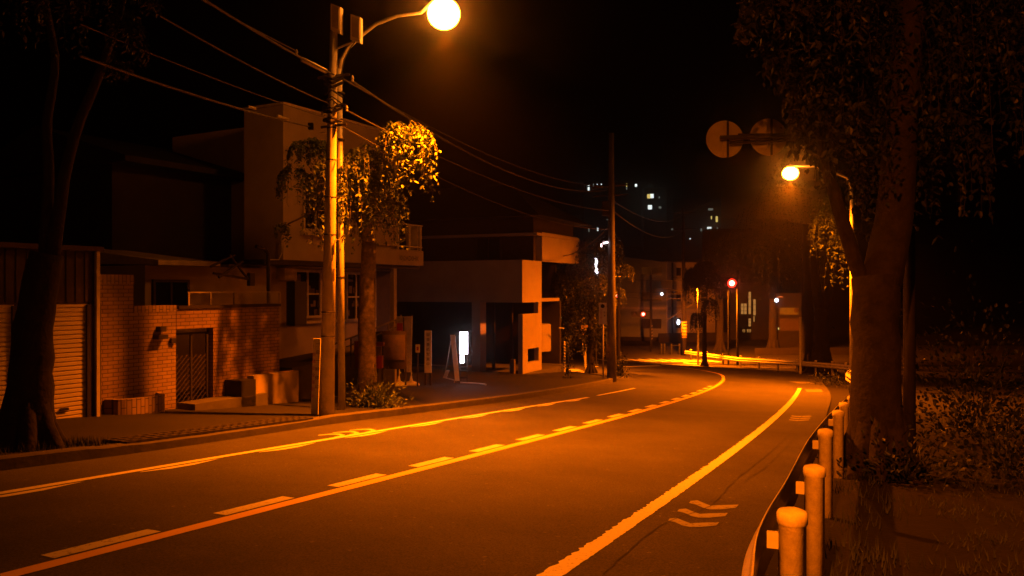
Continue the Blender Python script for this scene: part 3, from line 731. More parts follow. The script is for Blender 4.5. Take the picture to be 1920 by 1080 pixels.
# balcony on the right end
bal = MB(); kb0, kb1 = PC.k(688), PC.k(788); zb0, zb1 = PC.z(745, 496.5), PC.z(745, 468)
PC.box(bal, kb0, kb1, zb0, zb1, .0+.004, .12); PC.box(bal, kb1-.1, kb1, zb0, zb1, -1.3, .002); PC.box(bal, kb0, kb1, zb0-.01, zb0+.08, -1.3, -.001)
bo = bal.build('balcony', M['cream'], cs)
bal = MB(); zt_ = PC.z(745, 418)
for px in (743, 764, 785): k_ = PC.k(px); PC.box(bal, k_-.03, k_+.03, zb1, zt_, .03, .09)
PC.box(bal, PC.k(781), PC.k(784), zb1, zt_, -.4, .02)
PC.box(bal, kb0, kb1, zt_-.04, zt_, .025, .095); PC.box(bal, kb0, kb1, zb1+.1, zb1+.13, .035, .085)
bal.build('railing', M['trim'], bo)
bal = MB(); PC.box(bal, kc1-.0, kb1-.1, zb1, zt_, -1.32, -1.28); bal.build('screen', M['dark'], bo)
ctr = PC.P((PC.k(737)+PC.k(784))/2, PC.z(760, 485), .124)
LT = 'Iﾛｯﾌﾟ&ADHK'
tm = text_mesh('l0)2AD0HK', .2, ctr, (PC.a.x, PC.a.y, 0), (0, 0, 1)); tm.build('lettering', M['ink'], bo)
# ground floor display windows
PD = Pl(PC.P(0, 0, -.9).to_2d(), E_)
window(PD, cs, 548, 505, 600, 598, 1, .07, trans=1, o=.003); window(PD, cs, 646, 510, 684, 604, 1, .07, trans=1, o=.003)
mb = MB(); PD.pb(mb, 533, 604, 700, 609, .003, .12); mb.build('ledge', M['trim'], cs)
# goods behind glass
mb = MB()
for _ in range(46):
    px = random.choice([random.uniform(550, 596), random.uniform(650, 680)]); py = random.choice((528, 550, 575, 592)); 
    PD.box(mb, PD.k(px), PD.k(px)+random.uniform(.06, .16), PD.z(px, py), PD.z(px, py)+random.uniform(.06, .22), .022, .03)
tag(mb.build('window_display', M['tan'], cs), kind='stuff')
mb = MB(); PD.pb(mb, 702, 508, 733, 622, .003, .03); cs_d = mb.build('door', M['timber'], cs)
mb = MB(); PD.pb(mb, 700, 502, 702.5, 622, .0, .06); PD.pb(mb, 733, 502, 736, 622, .0, .06); mb.build('door_frame', M['trim'], cs_d)
mb = MB(); PC.box(mb, kc1-.14, kc1, -2.6, zsl-.12, -.16, -.02); mb.build('corner_pillar', M['cream'], cs)
# meter box and grey cabinet on the left end
mb = MB(); PD.pb(mb, 518, 503, 541, 525, .004, .3); mb.build('meter_box', M['trim'], cs)
mb = MB(); PD.pb(mb, 521, 528, 543, 610, .3, .6); mb.build('cabinet', M['black'], cs)
mb = MB(); mb.tube([PC.P(PC.k(x), PC.z(x, y), .03) for x, y in ((527, 440), (527, 475), (521, 487), (498, 487))], .014, 5); mb.build('conduit', M['trim'], cs)
# ramp with handrail
PR = Pl(N_*13.0, E_)
rp = thing('ramp', 'sloping shop ramp with dark handrail behind the mottled tree trunk', 'ramp', PR.P(PR.k(650), gz(*ST(14, 13))))
mb = MB(); mb.prism([PR.P(PR.k(548), -2.4), PR.P(PR.k(548), PR.z(548, 690)), PR.P(PR.k(740), PR.z(740, 650)), PR.P(PR.k(740), -2.8)], PR.P(0, 0, -1.4)-PR.P(0, 0)); mb.build('slope', M['kerb'], rp)
mb = MB(); mb.tube([PR.P(PR.k(x), PR.z(x, y)) for x, y in ((590, 660), (650, 636), (675, 627), (742, 600))], .022, 6)
for x, y, y2 in ((602, 656, 700), (658, 633, 690), (728, 606, 655)): mb.tube([PR.P(PR.k(x), PR.z(x, y)), PR.P(PR.k(x), PR.z(x, y2))], .02, 6)
mb.tube([PR.P(PR.k(x), PR.z(x, y)) for x, y in ((650, 650), (742, 614))], .015, 6); mb.build('handrail', M['darkmetal'], rp)
# ---- notice board, red post box, banners, planks, lit sign
def sign_box(name, label, cat, x0, y0, x1, y1, d, th, m_, parts=None, group=None, feet=None):
    base = on_ground((x0+x1)/2, d, .12); t_ = thing(name, label, cat, base, group)
    a_, b_, c_ = W(x0, y1, d), W(x1, y1, d), W(x0, y0, d)
    MB().box(a_, b_-a_, (0, th, 0), c_-a_).build('panel', M[m_], t_); return t_, base
nb_, base = sign_box('notice_board', 'wide dark notice board with pinned papers beside the red collection box', 'notice board', 716, 621, 762, 692, 20.4, .06, 'timber')
mb = MB(); a_, b_ = W(719, 675, 20.38), W(759, 628, 20.38); mb.box(Vector((a_.x, 20.36, a_.z)), (b_.x-a_.x, 0, 0), (0, .035, 0), (0, 0, b_.z-a_.z)); mb.build('cork', M['tan'], nb_)  # tan and red are darkened to stand for the tree crown's shade
mb = MB()
for x, y, w2, h2 in ((721, 632, 7, 12), (730, 630, 8, 13), (741, 633, 6, 15), (749, 632, 9, 10), (722, 650, 10, 9), (735, 648, 6, 12), (744, 652, 13, 8), (722, 664, 16, 5), (742, 664, 14, 6)):
    a_ = W(x, y+h2, 20.35); b_ = W(x+w2, y, 20.35); mb.box(a_, (b_.x-a_.x, 0, 0), (0, .008, 0), (0, 0, b_.z-a_.z))
mb.build('paper', M['tan'], nb_)
mb = MB()
for x in (717.5, 760.5): a_ = W(x, 722, 20.42); c_ = W(x, 690, 20.42); mb.tube([a_, c_], .025, 6)
mb.build('leg', M['darkmetal'], nb_)
rb = thing('collection_box', 'red collection box on a post with a white notice above, right of the mottled trunk', 'box', on_ground(707, 19.2, .12))
mb = MB(); a_ = W(699, 691, 19.2); b_ = W(716, 668, 19.2); mb.box(a_, (b_.x-a_.x, 0, 0), (0, .25, 0), (0, 0, b_.z-a_.z)); mb.build('body', M['red'], rb)
mb = MB(); a_ = W(700, 667, 19.25); b_ = W(715, 650, 19.25); mb.box(a_, (b_.x-a_.x, 0, 0), (0, .05, 0), (0, 0, b_.z-a_.z)); mb.build('notice', M['tan'], rb)
mb = MB(); a_ = W(698, 649, 19.2); b_ = W(718, 642, 19.2); mb.box(a_, (b_.x-a_.x, 0, 0), (0, .27, 0), (0, 0, b_.z-a_.z)); mb.build('lid', M['red'], rb)
MB().tube([on_ground(707.5, 19.33, .0), W(707.5, 691, 19.33)], .04, 8).build('stand', M['darkmetal'], rb)
mb = MB(); a_ = W(664, 690, 19.8); b_ = W(676, 640, 19.8); mb.box(a_, (b_.x-a_.x, 0, 0), (0, .5, 0), (0, 0, b_.z-a_.z))
tag(mb.build('vending_cabinet', M['red']), 'tall red cabinet partly hidden left of the mottled trunk', 'cabinet')
def banner(label, bx, by, topx, topy, x0, y0, x1, y1, m_):
    b_ = G(bx, by, .12); d = b_.y; t_ = thing('banner_flag', label, 'banner', b_, 'banner flags on weighted stands')
    MB().lathe(b_, [(.2, 0), (.21, .05), (.13, .11), (.04, .15), (.02, .3)], 14, 1.25, .8).build('weighted_base', M['signw'], t_, True)
    MB().tube([b_+Vector((0, 0, .1)), W(topx, topy, d)], .013, 6).build('pole', M['signw'], t_)
    vs = []; fs = []; n_ = 14
    for i in range(n_+1):
        for j in range(4):
            f = j/3; p = W(x0+(x1-x0)*f, y0+(y1-y0)*i/n_, d+.03*math.sin(i*.9+f*3)); vs.append(p)
    for i in range(n_):
        for j in range(3): k = i*4+j; fs.append((k, k+1, k+5, k+4))
    c_ = MB().add(vs, fs).build('cloth', M[m_], t_)
    MB().tube([W(x0-1, y0, d), W(x1+1, y0, d)], .01, 5).build('crossbar', M['signw'], t_)
    return t_, d
tb, dd_ = banner('short banner flag with a red printed lower half on a white weighted base', 748, 724, 752, 590, 742, 594, 756, 622, 'cloth')
mb = MB(); a_ = W(743, 620, dd_-.045); b_ = W(755, 606, dd_-.045); mb.box(a_, (b_.x-a_.x, 0, 0), (0, .004, 0), (0, 0, b_.z-a_.z)); mb.build('print', M['redcloth'], tb)
banner('tall pale banner flag on a white round weighted base beside the notice board', 771, 723, 772.5, 592, 758, 594, 771.5, 698, 'cloth')
# vertical white plank sign
ps, base = sign_box('plank_sign', 'upright white plank sign with small vertical writing before the dark carport', 'sign', 796, 620, 809, 699, 24.6, .06, 'signw')
vtext('御食事処営業中', .11, W(802.5, 628, 24.57), (1, 0, 0), (0, 0, 1), .15).build('lettering', M['ink'], ps)
mb = MB(); mb.tube([on_ground(798, 24.75, .1), W(798, 690, 24.66)], .03, 6); mb.tube([on_ground(807, 24.75, .1), W(807, 690, 24.66)], .03, 6); mb.build('leg', M['timber'], ps)
sm, base = sign_box('small_sign', 'little pale square sign with a dark mark left of the plank sign', 'sign', 779, 646, 787, 661, 24, .04, 'signw')
MB().box(W(781, 657, 23.99), (.064, 0, 0), (0, -.004, 0), (0, 0, .11)).build('mark', M['redink'], sm)
MB().tube([on_ground(783, 24.05, .1), W(783, 661, 24.03)], .025, 6).build('post', M['darkmetal'], sm)
# a-frame leaning sign
af = thing('easel_sign', 'leaning pale easel sign standing left of the glowing sign', 'sign', on_ground(852, 25.5, .12))
a_, b_, c_, d_ = W(853, 714, 25.2), W(861.5, 714, 25.2), W(853, 628, 25.5), W(844, 628, 25.5)
MB().prism([a_, b_, c_, d_], (0, .06, 0)).build('panel', M['signw'], af)
mb = MB(); mb.tube([W(845, 640, 25.6), W(833, 708, 26.2)], .015, 5); mb.tube([W(833, 708, 26.2), W(856, 714, 25.2)], .02, 5); mb.tube([W(852, 718, 25.2), W(852, 712, 25.2)], .02, 5); mb.build('strut', M['trim'], af)
mb = MB(); mb.box(W(830, 709, 25.9), (.12, 0, 0), (0, .1, 0), (.1, 0, .25)); mb.build('weight', M['trim'], af)
# glowing sign
ls = thing('lit_sign', 'glowing white shop sign box on a dark stand in front of the carport', 'illuminated sign', on_ground(868, 26.2, .12))
a_, b_ = W(861.5, 664, 26.2), W(877, 622.5, 26.2)
lb = MB().box(a_, (b_.x-a_.x, 0, 0), (0, .14, 0), (0, 0, b_.z-a_.z)).build('light_box', M['cool'], ls)
a_, b_ = W(862.5, 681, 26.2), W(870, 666, 26.2)
MB().box(a_, (b_.x-a_.x, 0, 0), (0, .1, 0), (0, 0, b_.z-a_.z)).build('light_box', M['cool'], ls)
mb = MB(); mb.tube([on_ground(862.5, 26.35, .1), W(862.5, 660, 26.35)], .018, 6); mb.tube([on_ground(876, 26.35, .1), W(876, 660, 26.35)], .018, 6)
mb.tube([W(862, 708, 26.35), W(877, 708, 26.35)], .03, 6); mb.tube([W(862, 695, 26.35), W(877, 695, 26.35)], .03, 6); mb.build('stand', M['timber'], ls)
hz = [W(x, y, d) for x, y, d in ((863, 713, 26.3), (880, 712, 26.2), (898, 711.5, 26.1), (908, 714, 25.9), (911, 717, 25.6))]
hz = [Vector((p.x, p.y, gz(p.x, p.y)+.14)) for p in hz]
tag(MB().tube(hz, .03, 6).build('hose', M['signw']), 'pale hose lying curved on the ground beside the glowing sign', 'hose')
# ---- D: modern house with parapet over a carport
cD = Vector((.44, 34.4)); tD = Vector((math.cos(math.radians(-25)), math.sin(math.radians(-25))))   # along the front, to the right
PM = Pl(cD, (tD.x, tD.y)); 
if PM.n.y > 0: PM.n = -PM.n
gD = gz(cD.x, cD.y)
mh = thing('corner_house', 'modern corner house with a wide plain parapet over a dark carport', 'house', (cD.x, cD.y, gD))
zp0, zp1 = PM.z(979, 567.5), PM.z(979, 487)
mb = MB(); PM.box(mb, -9.2, 0, zp0, zp1, -.25, 0); PM.box(mb, -.25, 0, zp0, zp1, -2.15, -.25); PM.box(mb, -9.2, -.26, zp0, zp0+.15, -5, -.26)
mb.build('parapet', M['cream2'], mh)
mb = MB(); PM.box(mb, -9.2, -.0, zp1, PM.z(979, 455)+.6, -7, -2.2); PM.box(mb, -9, .05, zp1+1.15, zp1+1.27, -7, -1.5)
mb.build('upper_wall', M['cream2'], mh)
mb = MB(); zz = PM.z(979, 400); vs = [PM.P(-9.6, zz, -.9), PM.P(.4, zz, -.9), PM.P(.4, zz, -8), PM.P(-9.6, zz, -8), PM.P(-7, zz+1.9, -4.4), PM.P(-2.6, zz+1.9, -4.4)]
mb.add(vs, [(0, 1, 5, 4), (1, 2, 5), (2, 3, 4, 5), (3, 0, 4), (0, 3, 2, 1)]); mb.build('roof', M['roof'], mh)
mb = MB(); PM.box(mb, -8.8, -.3, zp1, zz, -7, -1.9); mb.build('upper_storey', M['timber'], mh)
window(PM, mh, 856, 440, 905, 486, 1, .07, fm='timber', o=-1.9)
# ground floor: pillar, side wall, dark recess
mb = MB(); PM.box(mb, PM.k(884), PM.k(900), gD-.6, zp0, -.6, -.03); mb.build('pillar', M['cream2'], mh)
mb = MB(); z_a = PM.z(979, 585); 
PM.box(mb, -.22, -.001, zp0-.55, zp0-.002, -2.15, -1.75)
PM.box(mb, -.22, 0, gD+1.15, zp0-.5, -1.8, -.05); PM.box(mb, -.22, 0, gD-.5, gD+.55, -2.15, -.05); PM.box(mb, -.22, 0, gD+.55, gD+1.15, -.6, -.05)
PM.box(mb, -.22, 0, gD+.55, zp0-.5, -2.15, -1.8)
mb.build('side_wall', M['cream'], mh)
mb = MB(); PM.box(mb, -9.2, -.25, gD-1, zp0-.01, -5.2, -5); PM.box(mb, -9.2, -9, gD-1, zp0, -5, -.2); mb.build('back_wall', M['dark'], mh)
mb = MB(); PM.box(mb, -3.9, .2, gD-.4, gD+.12, -5, .3); mb.build('plinth', M['kerb'], mh)
mb = MB()
for k_ in (-2.1, -1.2): PM.box(mb, k_, k_+.12, gD+.1, zp0-.02, -1.4, -1.3)
mb.build('frame_post', M['dark'], mh)
mb = MB(); mb.tube([PM.P(-2.9, gD+1.8, .2), PM.P(-2.6, gD+1.2, .15)], .04, 6); PM.box(mb, -.5, -.3, gD+.1, gD+.75, .02, .2)
tag(mb.build('side_bin', M['tan']), 'small tan box left on the step of the corner house', 'box')
# neighbour blocks beyond corner house
nbh = thing('annex_house', 'dark narrow gabled house rising behind the corner house', 'house', on_ground(1010, 41))
mb = MB(); a_ = W(985, 620, 42); mb.box(a_, (1.6, .3, 0), (-.6, 4, 0), (0, 0, 5.6)); mb.build('wall', M['dark'], nbh)
ss = thing('shop_sign', 'square sign board on a slim pole beyond the corner house', 'sign', on_ground(1028, 44))
MB().box(W(1016, 522, 44), (.79, 0, 0), (0, .12, 0), (0, 0, .79)).build('panel', M['signback'], ss)
MB().tube([on_ground(1028, 44.15), W(1028, 520, 44.15)], .05, 8).build('pole', M['rail'], ss)
mb = MB(); mb.box(W(1012, 660, 38), (.55, .4, 0), (-.1, 2, 0), (0, 0, 1.3))
tag(mb.build('low_wall', M['cream2']), 'low pale wall piece just right of the corner house', 'wall')
for i, (px, py, d, c, w2, h2, lab) in enumerate(((1014, 550, 120, 'litd', 8, 8, 'small dim lit window right of the corner house'),)):
    pass
# ---------------------------------------------------------------- trees
def leaf_at(mb, c, dr, up, L, w2):
    dr = dr.normalized(); sd = dr.cross(up)
    if sd.length < 1e-3: sd = Vector((1, 0, 0))
    sd.normalize(); nn = sd.cross(dr)
    mb.add([c, c+dr*L*.3+sd*w2*.5+nn*w2*.12, c+dr*L*.7+sd*w2*.42+nn*w2*.1, c+dr*L, c+dr*L*.7-sd*w2*.42+nn*w2*.1, c+dr*L*.3-sd*w2*.5+nn*w2*.12],
           [(0, 1, 2, 3), (0, 3, 4, 5)])
rv = lambda a=1: Vector((random.gauss(0, a), random.gauss(0, a), random.gauss(0, a)))
def tuft(mb, tw, c, rx, ry, rz, hang, n, L=.12, w2=.055, per=11):
    """dome of drooping leaf strands; c centre of the dome, radii in metres"""
    for _ in range(n):
        th = random.uniform(0, 2*math.pi); rr = math.sqrt(random.random()); q = Vector((math.cos(th)*rx*rr, math.sin(th)*ry*rr, rz*math.sqrt(max(0, 1-rr*rr))*random.uniform(.55, 1.05)))
        p = c+q; ln = hang*random.uniform(.35, 1.05); out = Vector((q.x, q.y, 0)); out = out.normalized() if out.length > .01 else Vector((1, 0, 0))
        pts = [p]
        steps = max(3, int(per*random.uniform(.6, 1.1)))
        for i in range(steps):
            f = (i+1)/steps; pp = p+out*(.18*hang*math.sin(f*1.6))+Vector((0, 0, -ln*f**1.25+.08*math.sin(f*3.1)))+rv(.012); pts.append(pp)
            for s_ in (-1, 1):
                dr = Vector((out.y*s_, -out.x*s_, 0))*.7+Vector((0, 0, -random.uniform(.3, 1.1)))+rv(.35)
                leaf_at(mb, pp+rv(.012), dr, Vector((random.gauss(0, .4), random.gauss(0, .4), 1)), L*random.uniform(.45, 1.25), w2*random.uniform(.6, 1.2))
        if random.random() < .35: tw.tube(pts[::2]+[pts[-1]], .004, 4, False)
def limb(mb, pts, rs, n=10):
    P, _ = resample3(pts, 14); R_ = [rs[0]+(rs[1]-rs[0])*i/14 for i in range(15)]
    P = [p+rv(rs[1]*.05) if 0 < i < 14 else p for i, p in enumerate(P)]
    mb.tube(P, [r*random.uniform(.97, 1.03) for r in R_], n)
def resample3(pts, n):
    pts = [Vector(p) for p in pts]; L = [0]
    P = [pts[0]*2-pts[1]]+pts+[pts[-1]*2-pts[-2]]; fine = []
    for i in range(1, len(P)-2):
        for k in range(10):
            t = k/10; a, b, c, d = P[i-1], P[i], P[i+1], P[i+2]; fine.append(.5*((2*b)+(c-a)*t+(2*a-5*b+4*c-d)*t*t+(3*b-a-3*c+d)*t**3))
    fine.append(P[-2])
    for i in range(1, len(fine)): L.append(L[-1]+(fine[i]-fine[i-1]).length)
    out = []; j = 0
    for i in range(n+1):
        q = L[-1]*i/n
        while j < len(L)-2 and L[j+1] < q: j += 1
        out.append(fine[j].lerp(fine[j+1], min(1, (q-L[j])/max(1e-9, L[j+1]-L[j]))))
    return out, L[-1]
def tree(label, base, limbs, tufts, lm='leaf', bm='bark', L=.12, w2=.055, extra=None, name='tree'):
    t_ = thing(name, label, 'tree', base)
    tr = MB()
    for pts, rs in limbs: limb(tr, pts, rs)
    R0 = limbs[0][1][0]; bz = Vector((base[0], base[1], gz(base[0], base[1])))
    for i in range(7):                                  # root flare
        q = i*.9+random.uniform(-.2, .2); o_ = Vector((math.cos(q), math.sin(q), 0))
        tr.tube([bz+o_*R0*.45+Vector((0, 0, R0*3.2)), bz+o_*R0*.8+Vector((0, 0, R0*1.3)), bz+o_*R0*1.35+Vector((0, 0, .08)), bz+o_*R0*1.9+Vector((0, 0, -.1))], [R0*.3, R0*.38, R0*.34, R0*.15], 8)
    lf = MB()
    for c, rx, ry, rz, hang, n in tufts: tuft(lf, tr, c, rx, ry, rz, hang, n, L, w2)
    tr.build('trunk', M[bm], t_, True)
    if lf.v: lf.build('crown', M[lm], t_)
    return t_
def pxT(px, py, rxp, ryp, hangp, d, n, ryd=None):
    s_ = d/F; return (W(px, py, d), rxp*s_, (ryd if ryd is not None else rxp*s_), ryp*s_, hangp*s_, n)
# street tree in the middle
tb_ = G(690, 762, .1); d = tb_.y
tree('street tree with mottled trunk and drooping lamp-lit foliage beside the utility pole', tb_,
     [([tb_-Vector((0, 0, .2)), W(688, 640, d), W(690, 520, d), W(692, 455, d)], (.22, .155)),
      ([W(692, 470, d), W(690, 400, d-.1), W(720, 330, d-.4), W(762, 262, d-.8)], (.13, .04)),
      ([W(690, 450, d), W(675, 370, d-.1), W(660, 300, d-.2), W(690, 262, d-.3)], (.12, .035)),
      ([W(688, 460, d), W(660, 380, d+.1), W(610, 300, d+.2), W(565, 270, d+.2)], (.08, .02)),
      ([W(640, 355, d), W(600, 388, d-.1), W(565, 408, d-.1), W(540, 420, d-.1)], (.028, .018))],
     [pxT(766, 258, 36, 34, 115, d-.9, 105), pxT(738, 252, 20, 22, 60, d-.7, 36), pxT(686, 315, 42, 44, 115, d-.4, 150), pxT(712, 350, 32, 30, 118, d-.3, 80), pxT(670, 350, 28, 30, 90, d+.1, 60),
      pxT(735, 360, 8, 20, 130, d-.2, 22), pxT(645, 330, 34, 40, 130, d-.8, 75), pxT(612, 335, 22, 40, 140, d-1.1, 65), pxT(585, 285, 42, 24, 40, d+.2, 50), pxT(552, 330, 20, 24, 70, d+.1, 28), pxT(532, 430, 10, 14, 35, d, 9)],
     'leaf', 'bark2', .105, .05)
# big right-hand tree
db = 11.2; rt = on_ground(1645, db)
tree('huge dark tree with leaning limb and hanging foliage behind the guardrail on the right', rt,
     [([rt-Vector((0, 0, .3)), W(1644, 780, db), W(1642, 620, db), W(1640, 520, db)], (.36, .31)),
      ([W(1625, 560, db), W(1600, 480, db), W(1578, 410, db), W(1558, 340, db), W(1540, 270, db), W(1520, 150, db-.3), W(1530, -40, db-.8)], (.11, .05)),
      ([W(1650, 540, db), W(1680, 380, db), W(1690, 200, db-.5), W(1720, -60, db-1)], (.28, .16)),
      ([W(1560, 330, db), W(1530, 240, db-.3), W(1480, 130, db-.5), W(1430, 40, db-.8)], (.06, .03))],
     [pxT(1440, 20, 45, 50, 80, db-1.2, 60, .7), pxT(1535, 5, 60, 55, 170, db-1, 110, .9), pxT(1478, 60, 24, 40, 110, db-.9, 40), pxT(1505, 120, 18, 30, 120, db-.9, 30), pxT(1548, 200, 36, 50, 110, db-.6, 80), pxT(1560, 80, 60, 60, 200, db-.6, 110), pxT(1600, 180, 50, 60, 190, db-.3, 80),
      pxT(1660, 40, 90, 60, 260, db-.5, 130), pxT(1790, 20, 110, 60, 300, db, 130), pxT(1740, 260, 80, 60, 180, db+.5, 60), pxT(1890, 80, 80, 80, 260, db, 70), pxT(1655, 300, 40, 40, 160, db+.3, 40)],
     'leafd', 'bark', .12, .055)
# left tree
lt = G(52, 838, .12); d = lt.y
tree('dark forked tree in front of the roller shutters at the left edge', lt,
     [([lt-Vector((0, 0, .2)), W(58, 700, d), W(70, 560, d), W(88, 475, d)], (.29, .19)),
      ([W(84, 500, d), W(86, 420, d), W(92, 330, d), W(88, 230, d), W(104, 130, d), W(96, 60, d), W(70, -60, d-.5)], (.075, .035)),
      ([W(96, 500, d), W(108, 420, d), W(125, 310, d), W(152, 220, d), (W(190, 130, d)), W(228, 10, d-.3), W(240, -60, d-.4)], (.085, .035))],
     [pxT(235, 60, 24, 40, 90, d-.2, 26), pxT(222, 130, 14, 14, 36, d-.2, 12), pxT(275, 0, 26, 14, 24, d-.4, 12), pxT(120, -10, 80, 30, 120, d-.5, 40), pxT(200, -40, 60, 30, 60, d-.5, 30)],
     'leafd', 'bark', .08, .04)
# trees beyond the rail on the right
def far_tree(label, px, d, top, rad, tufts, lm='leafd', fork=None):
    b_ = on_ground(px, d); limbs = [([b_-Vector((0, 0, .3)), W(px, (top+H*0+640)/2, d), W(px, top, d)], (rad, rad*.7))]
    if fork: 
        for fx, fy in fork: limbs.append(([W(px, top+10, d), W((px+fx)/2+ (fx-px)*.2, (top+fy)/2+15, d), W(fx, fy, d), W(fx+(fx-px)*.15, fy-90, d)], (rad*.55, rad*.35)))
    tree(label, b_, limbs, tufts, lm, 'bark', .16, .08)
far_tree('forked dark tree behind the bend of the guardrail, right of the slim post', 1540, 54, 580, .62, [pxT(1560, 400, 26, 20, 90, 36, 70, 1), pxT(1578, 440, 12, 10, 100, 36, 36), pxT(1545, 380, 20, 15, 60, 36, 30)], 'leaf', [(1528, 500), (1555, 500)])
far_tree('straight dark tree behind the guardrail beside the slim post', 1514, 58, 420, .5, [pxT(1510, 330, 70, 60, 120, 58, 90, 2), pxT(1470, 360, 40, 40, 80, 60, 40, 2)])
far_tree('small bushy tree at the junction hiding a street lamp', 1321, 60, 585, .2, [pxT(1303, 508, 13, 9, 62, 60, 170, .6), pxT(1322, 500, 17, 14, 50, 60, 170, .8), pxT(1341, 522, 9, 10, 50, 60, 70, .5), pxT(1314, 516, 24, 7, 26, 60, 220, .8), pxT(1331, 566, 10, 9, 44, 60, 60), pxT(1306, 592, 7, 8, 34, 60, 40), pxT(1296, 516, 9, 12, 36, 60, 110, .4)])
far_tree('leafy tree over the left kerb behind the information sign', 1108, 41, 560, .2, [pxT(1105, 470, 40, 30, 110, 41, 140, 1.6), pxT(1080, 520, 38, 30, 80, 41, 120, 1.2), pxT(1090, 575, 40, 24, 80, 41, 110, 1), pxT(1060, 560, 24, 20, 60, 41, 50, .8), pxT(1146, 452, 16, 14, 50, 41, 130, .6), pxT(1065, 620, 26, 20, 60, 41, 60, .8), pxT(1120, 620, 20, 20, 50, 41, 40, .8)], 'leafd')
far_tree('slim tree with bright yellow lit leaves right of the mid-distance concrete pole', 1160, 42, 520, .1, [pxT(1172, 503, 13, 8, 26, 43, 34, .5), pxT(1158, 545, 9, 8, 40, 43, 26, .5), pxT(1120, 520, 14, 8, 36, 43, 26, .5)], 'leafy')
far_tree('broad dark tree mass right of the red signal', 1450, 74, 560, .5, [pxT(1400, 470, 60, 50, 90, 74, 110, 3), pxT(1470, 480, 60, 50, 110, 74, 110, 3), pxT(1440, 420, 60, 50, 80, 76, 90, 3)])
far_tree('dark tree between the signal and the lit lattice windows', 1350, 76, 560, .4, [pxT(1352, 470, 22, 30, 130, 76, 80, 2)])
# shrubs
def bush(label, c, rx, ry, rz, n, L, w2, lm='leafd', name='shrub'):
    mb = MB(); c = Vector(c)
    for _ in range(n):
        q = Vector((random.gauss(0, .5)*rx, random.gauss(0, .5)*ry, abs(random.gauss(0, .55))*rz)); dr = Vector((q.x, q.y, abs(q.z)+.1)).normalized()+rv(.5)
        leaf_at(mb, c+q, dr, Vector((random.gauss(0, .5), random.gauss(0, .5), 1)), L*random.uniform(.6, 1.2), w2)
    for _ in range(8): mb.tube([c, c+Vector((random.gauss(0, .4)*rx, random.gauss(0, .4)*ry, rz*.8))], .006, 4, False)
    return tag(mb.build(name, M[lm]), label, 'shrub')
bush('low leafy shrub growing round the foot of the mottled street tree', G(705, 764, .12), .55, .3, .45, 900, .09, .03, 'leaf')
bush('rounded shrub right of the mid-distance concrete pole', on_ground(1160, 35, .1), .35, .4, .8, 500, .1, .05)
bush('slim sapling by the left kerb before the information sign', on_ground(1066, 32, .1), .22, .22, 1.6, 260, .1, .04)
bush('dark shrub at the foot of the big right-hand tree', on_ground(1700, 10.5), .7, .5, .5, 500, .09, .04)
bush('wide dim bush in the garden beyond the big right-hand tree', on_ground(1830, 16), 1.5, 1.2, 2.0, 1800, .12, .06)
bush('dim bush low on the far right edge', on_ground(1890, 11), .8, .8, 1.0, 800, .1, .05)
bush('weedy shrub growing under the curved part of the guardrail', on_ground(1560, 36), .9, 1.2, .5, 600, .1, .03)
# grass tufts
gm = MB()
def blades(c, n, r, h):
    for _ in range(n):
        p = Vector((c[0]+random.gauss(0, r), c[1]+random.gauss(0, r))); b_ = Vector((p.x, p.y, gz(p.x, p.y)+.1)); hh = h*random.uniform(.4, 1.2); a_ = random.uniform(0, 6.28)
        s_ = Vector((math.cos(a_), math.sin(a_), 0))*.006; tip = b_+Vector((random.gauss(0, .03), random.gauss(0, .03), hh))
        gm.add([b_-s_, b_+s_, tip], [(0, 1, 2)])
for s_ in range(-4, 14): blades(ST(2.2+s_*.32, 9.75+random.uniform(-.05, .3)), 110, .12, .12)
for i in range(6): blades((lt.x+random.gauss(0, .3), lt.y+random.gauss(0, .2)), 90, .12, .14)
tag(gm.build('grass', M['grass']), 'short grass along the left kerb', 'grass', kind='stuff')
gm = MB()
for i in range(150):
    y_ = random.uniform(3, 13); blades((.45+.43*y_+random.uniform(.3, 4.5), y_), 40, .16, .09)
for i in range(60):
    f = random.random(); p = RP[int(len(RP)*(.02+.6*f))]; blades((p.x+.3+random.gauss(0, .2), p.y-.1), 45, .15, .16)
for v in range(len(gm.v)): gm.v[v] = (gm.v[v][0], gm.v[v][1], gm.v[v][2]-.14)
tag(gm.build('grass', M['grass']), 'rough grass behind the guardrail', 'grass', kind='stuff')
# ---------------------------------------------------------------- round signs seen from behind, on a gantry arm
ds = 13.0
gp_ = on_ground(1705, ds)
sg = thing('round_sign_gantry', 'steel arm carrying two round road signs seen from behind, reaching out of the right-hand tree', 'road sign', gp_)
zA = W(1358, 257, ds).z
MB().tube([gp_-Vector((0, 0, .2)), Vector((gp_.x, gp_.y, zA+.4))], [.1, .08], 12).build('pole', M['darkmetal'], sg, True)
MB().tube([W(1350, 258, ds-.02), Vector((gp_.x, ds-.02, zA+.05))], [.035, .06], 10).build('arm', M['darkmetal'], sg, True)
mb = MB(); mb.tube([W(1368, 268, ds-.03), W(1500, 262, ds-.03)], .022, 6); mb.tube([W(1384, 252, ds-.03), W(1520, 252, ds-.03)], .018, 6); mb.build('brace', M['darkmetal'], sg)
for px, py in ((1359, 261), (1441, 257)):
    c = W(px, py, ds+.08); pn = MB().disc(c, .305, (0, 1, 0), .006).build('sign_panel', M['signback'], sg)
    mb = MB(); v0 = W(px, py-34, ds+.05); v1 = W(px, py+34, ds+.05); mb.box(v0+Vector((-.025, 0, 0)), (.055, 0, 0), (0, .03, 0), v1-v0); mb.build('stiffener', M['signback'], pn)
    mb = MB(); mb.box(v0+Vector((.03, -.01, 0)), (.035, 0, 0), (0, .04, 0), v1-v0); mb.build('channel', M['darkmetal'], pn)
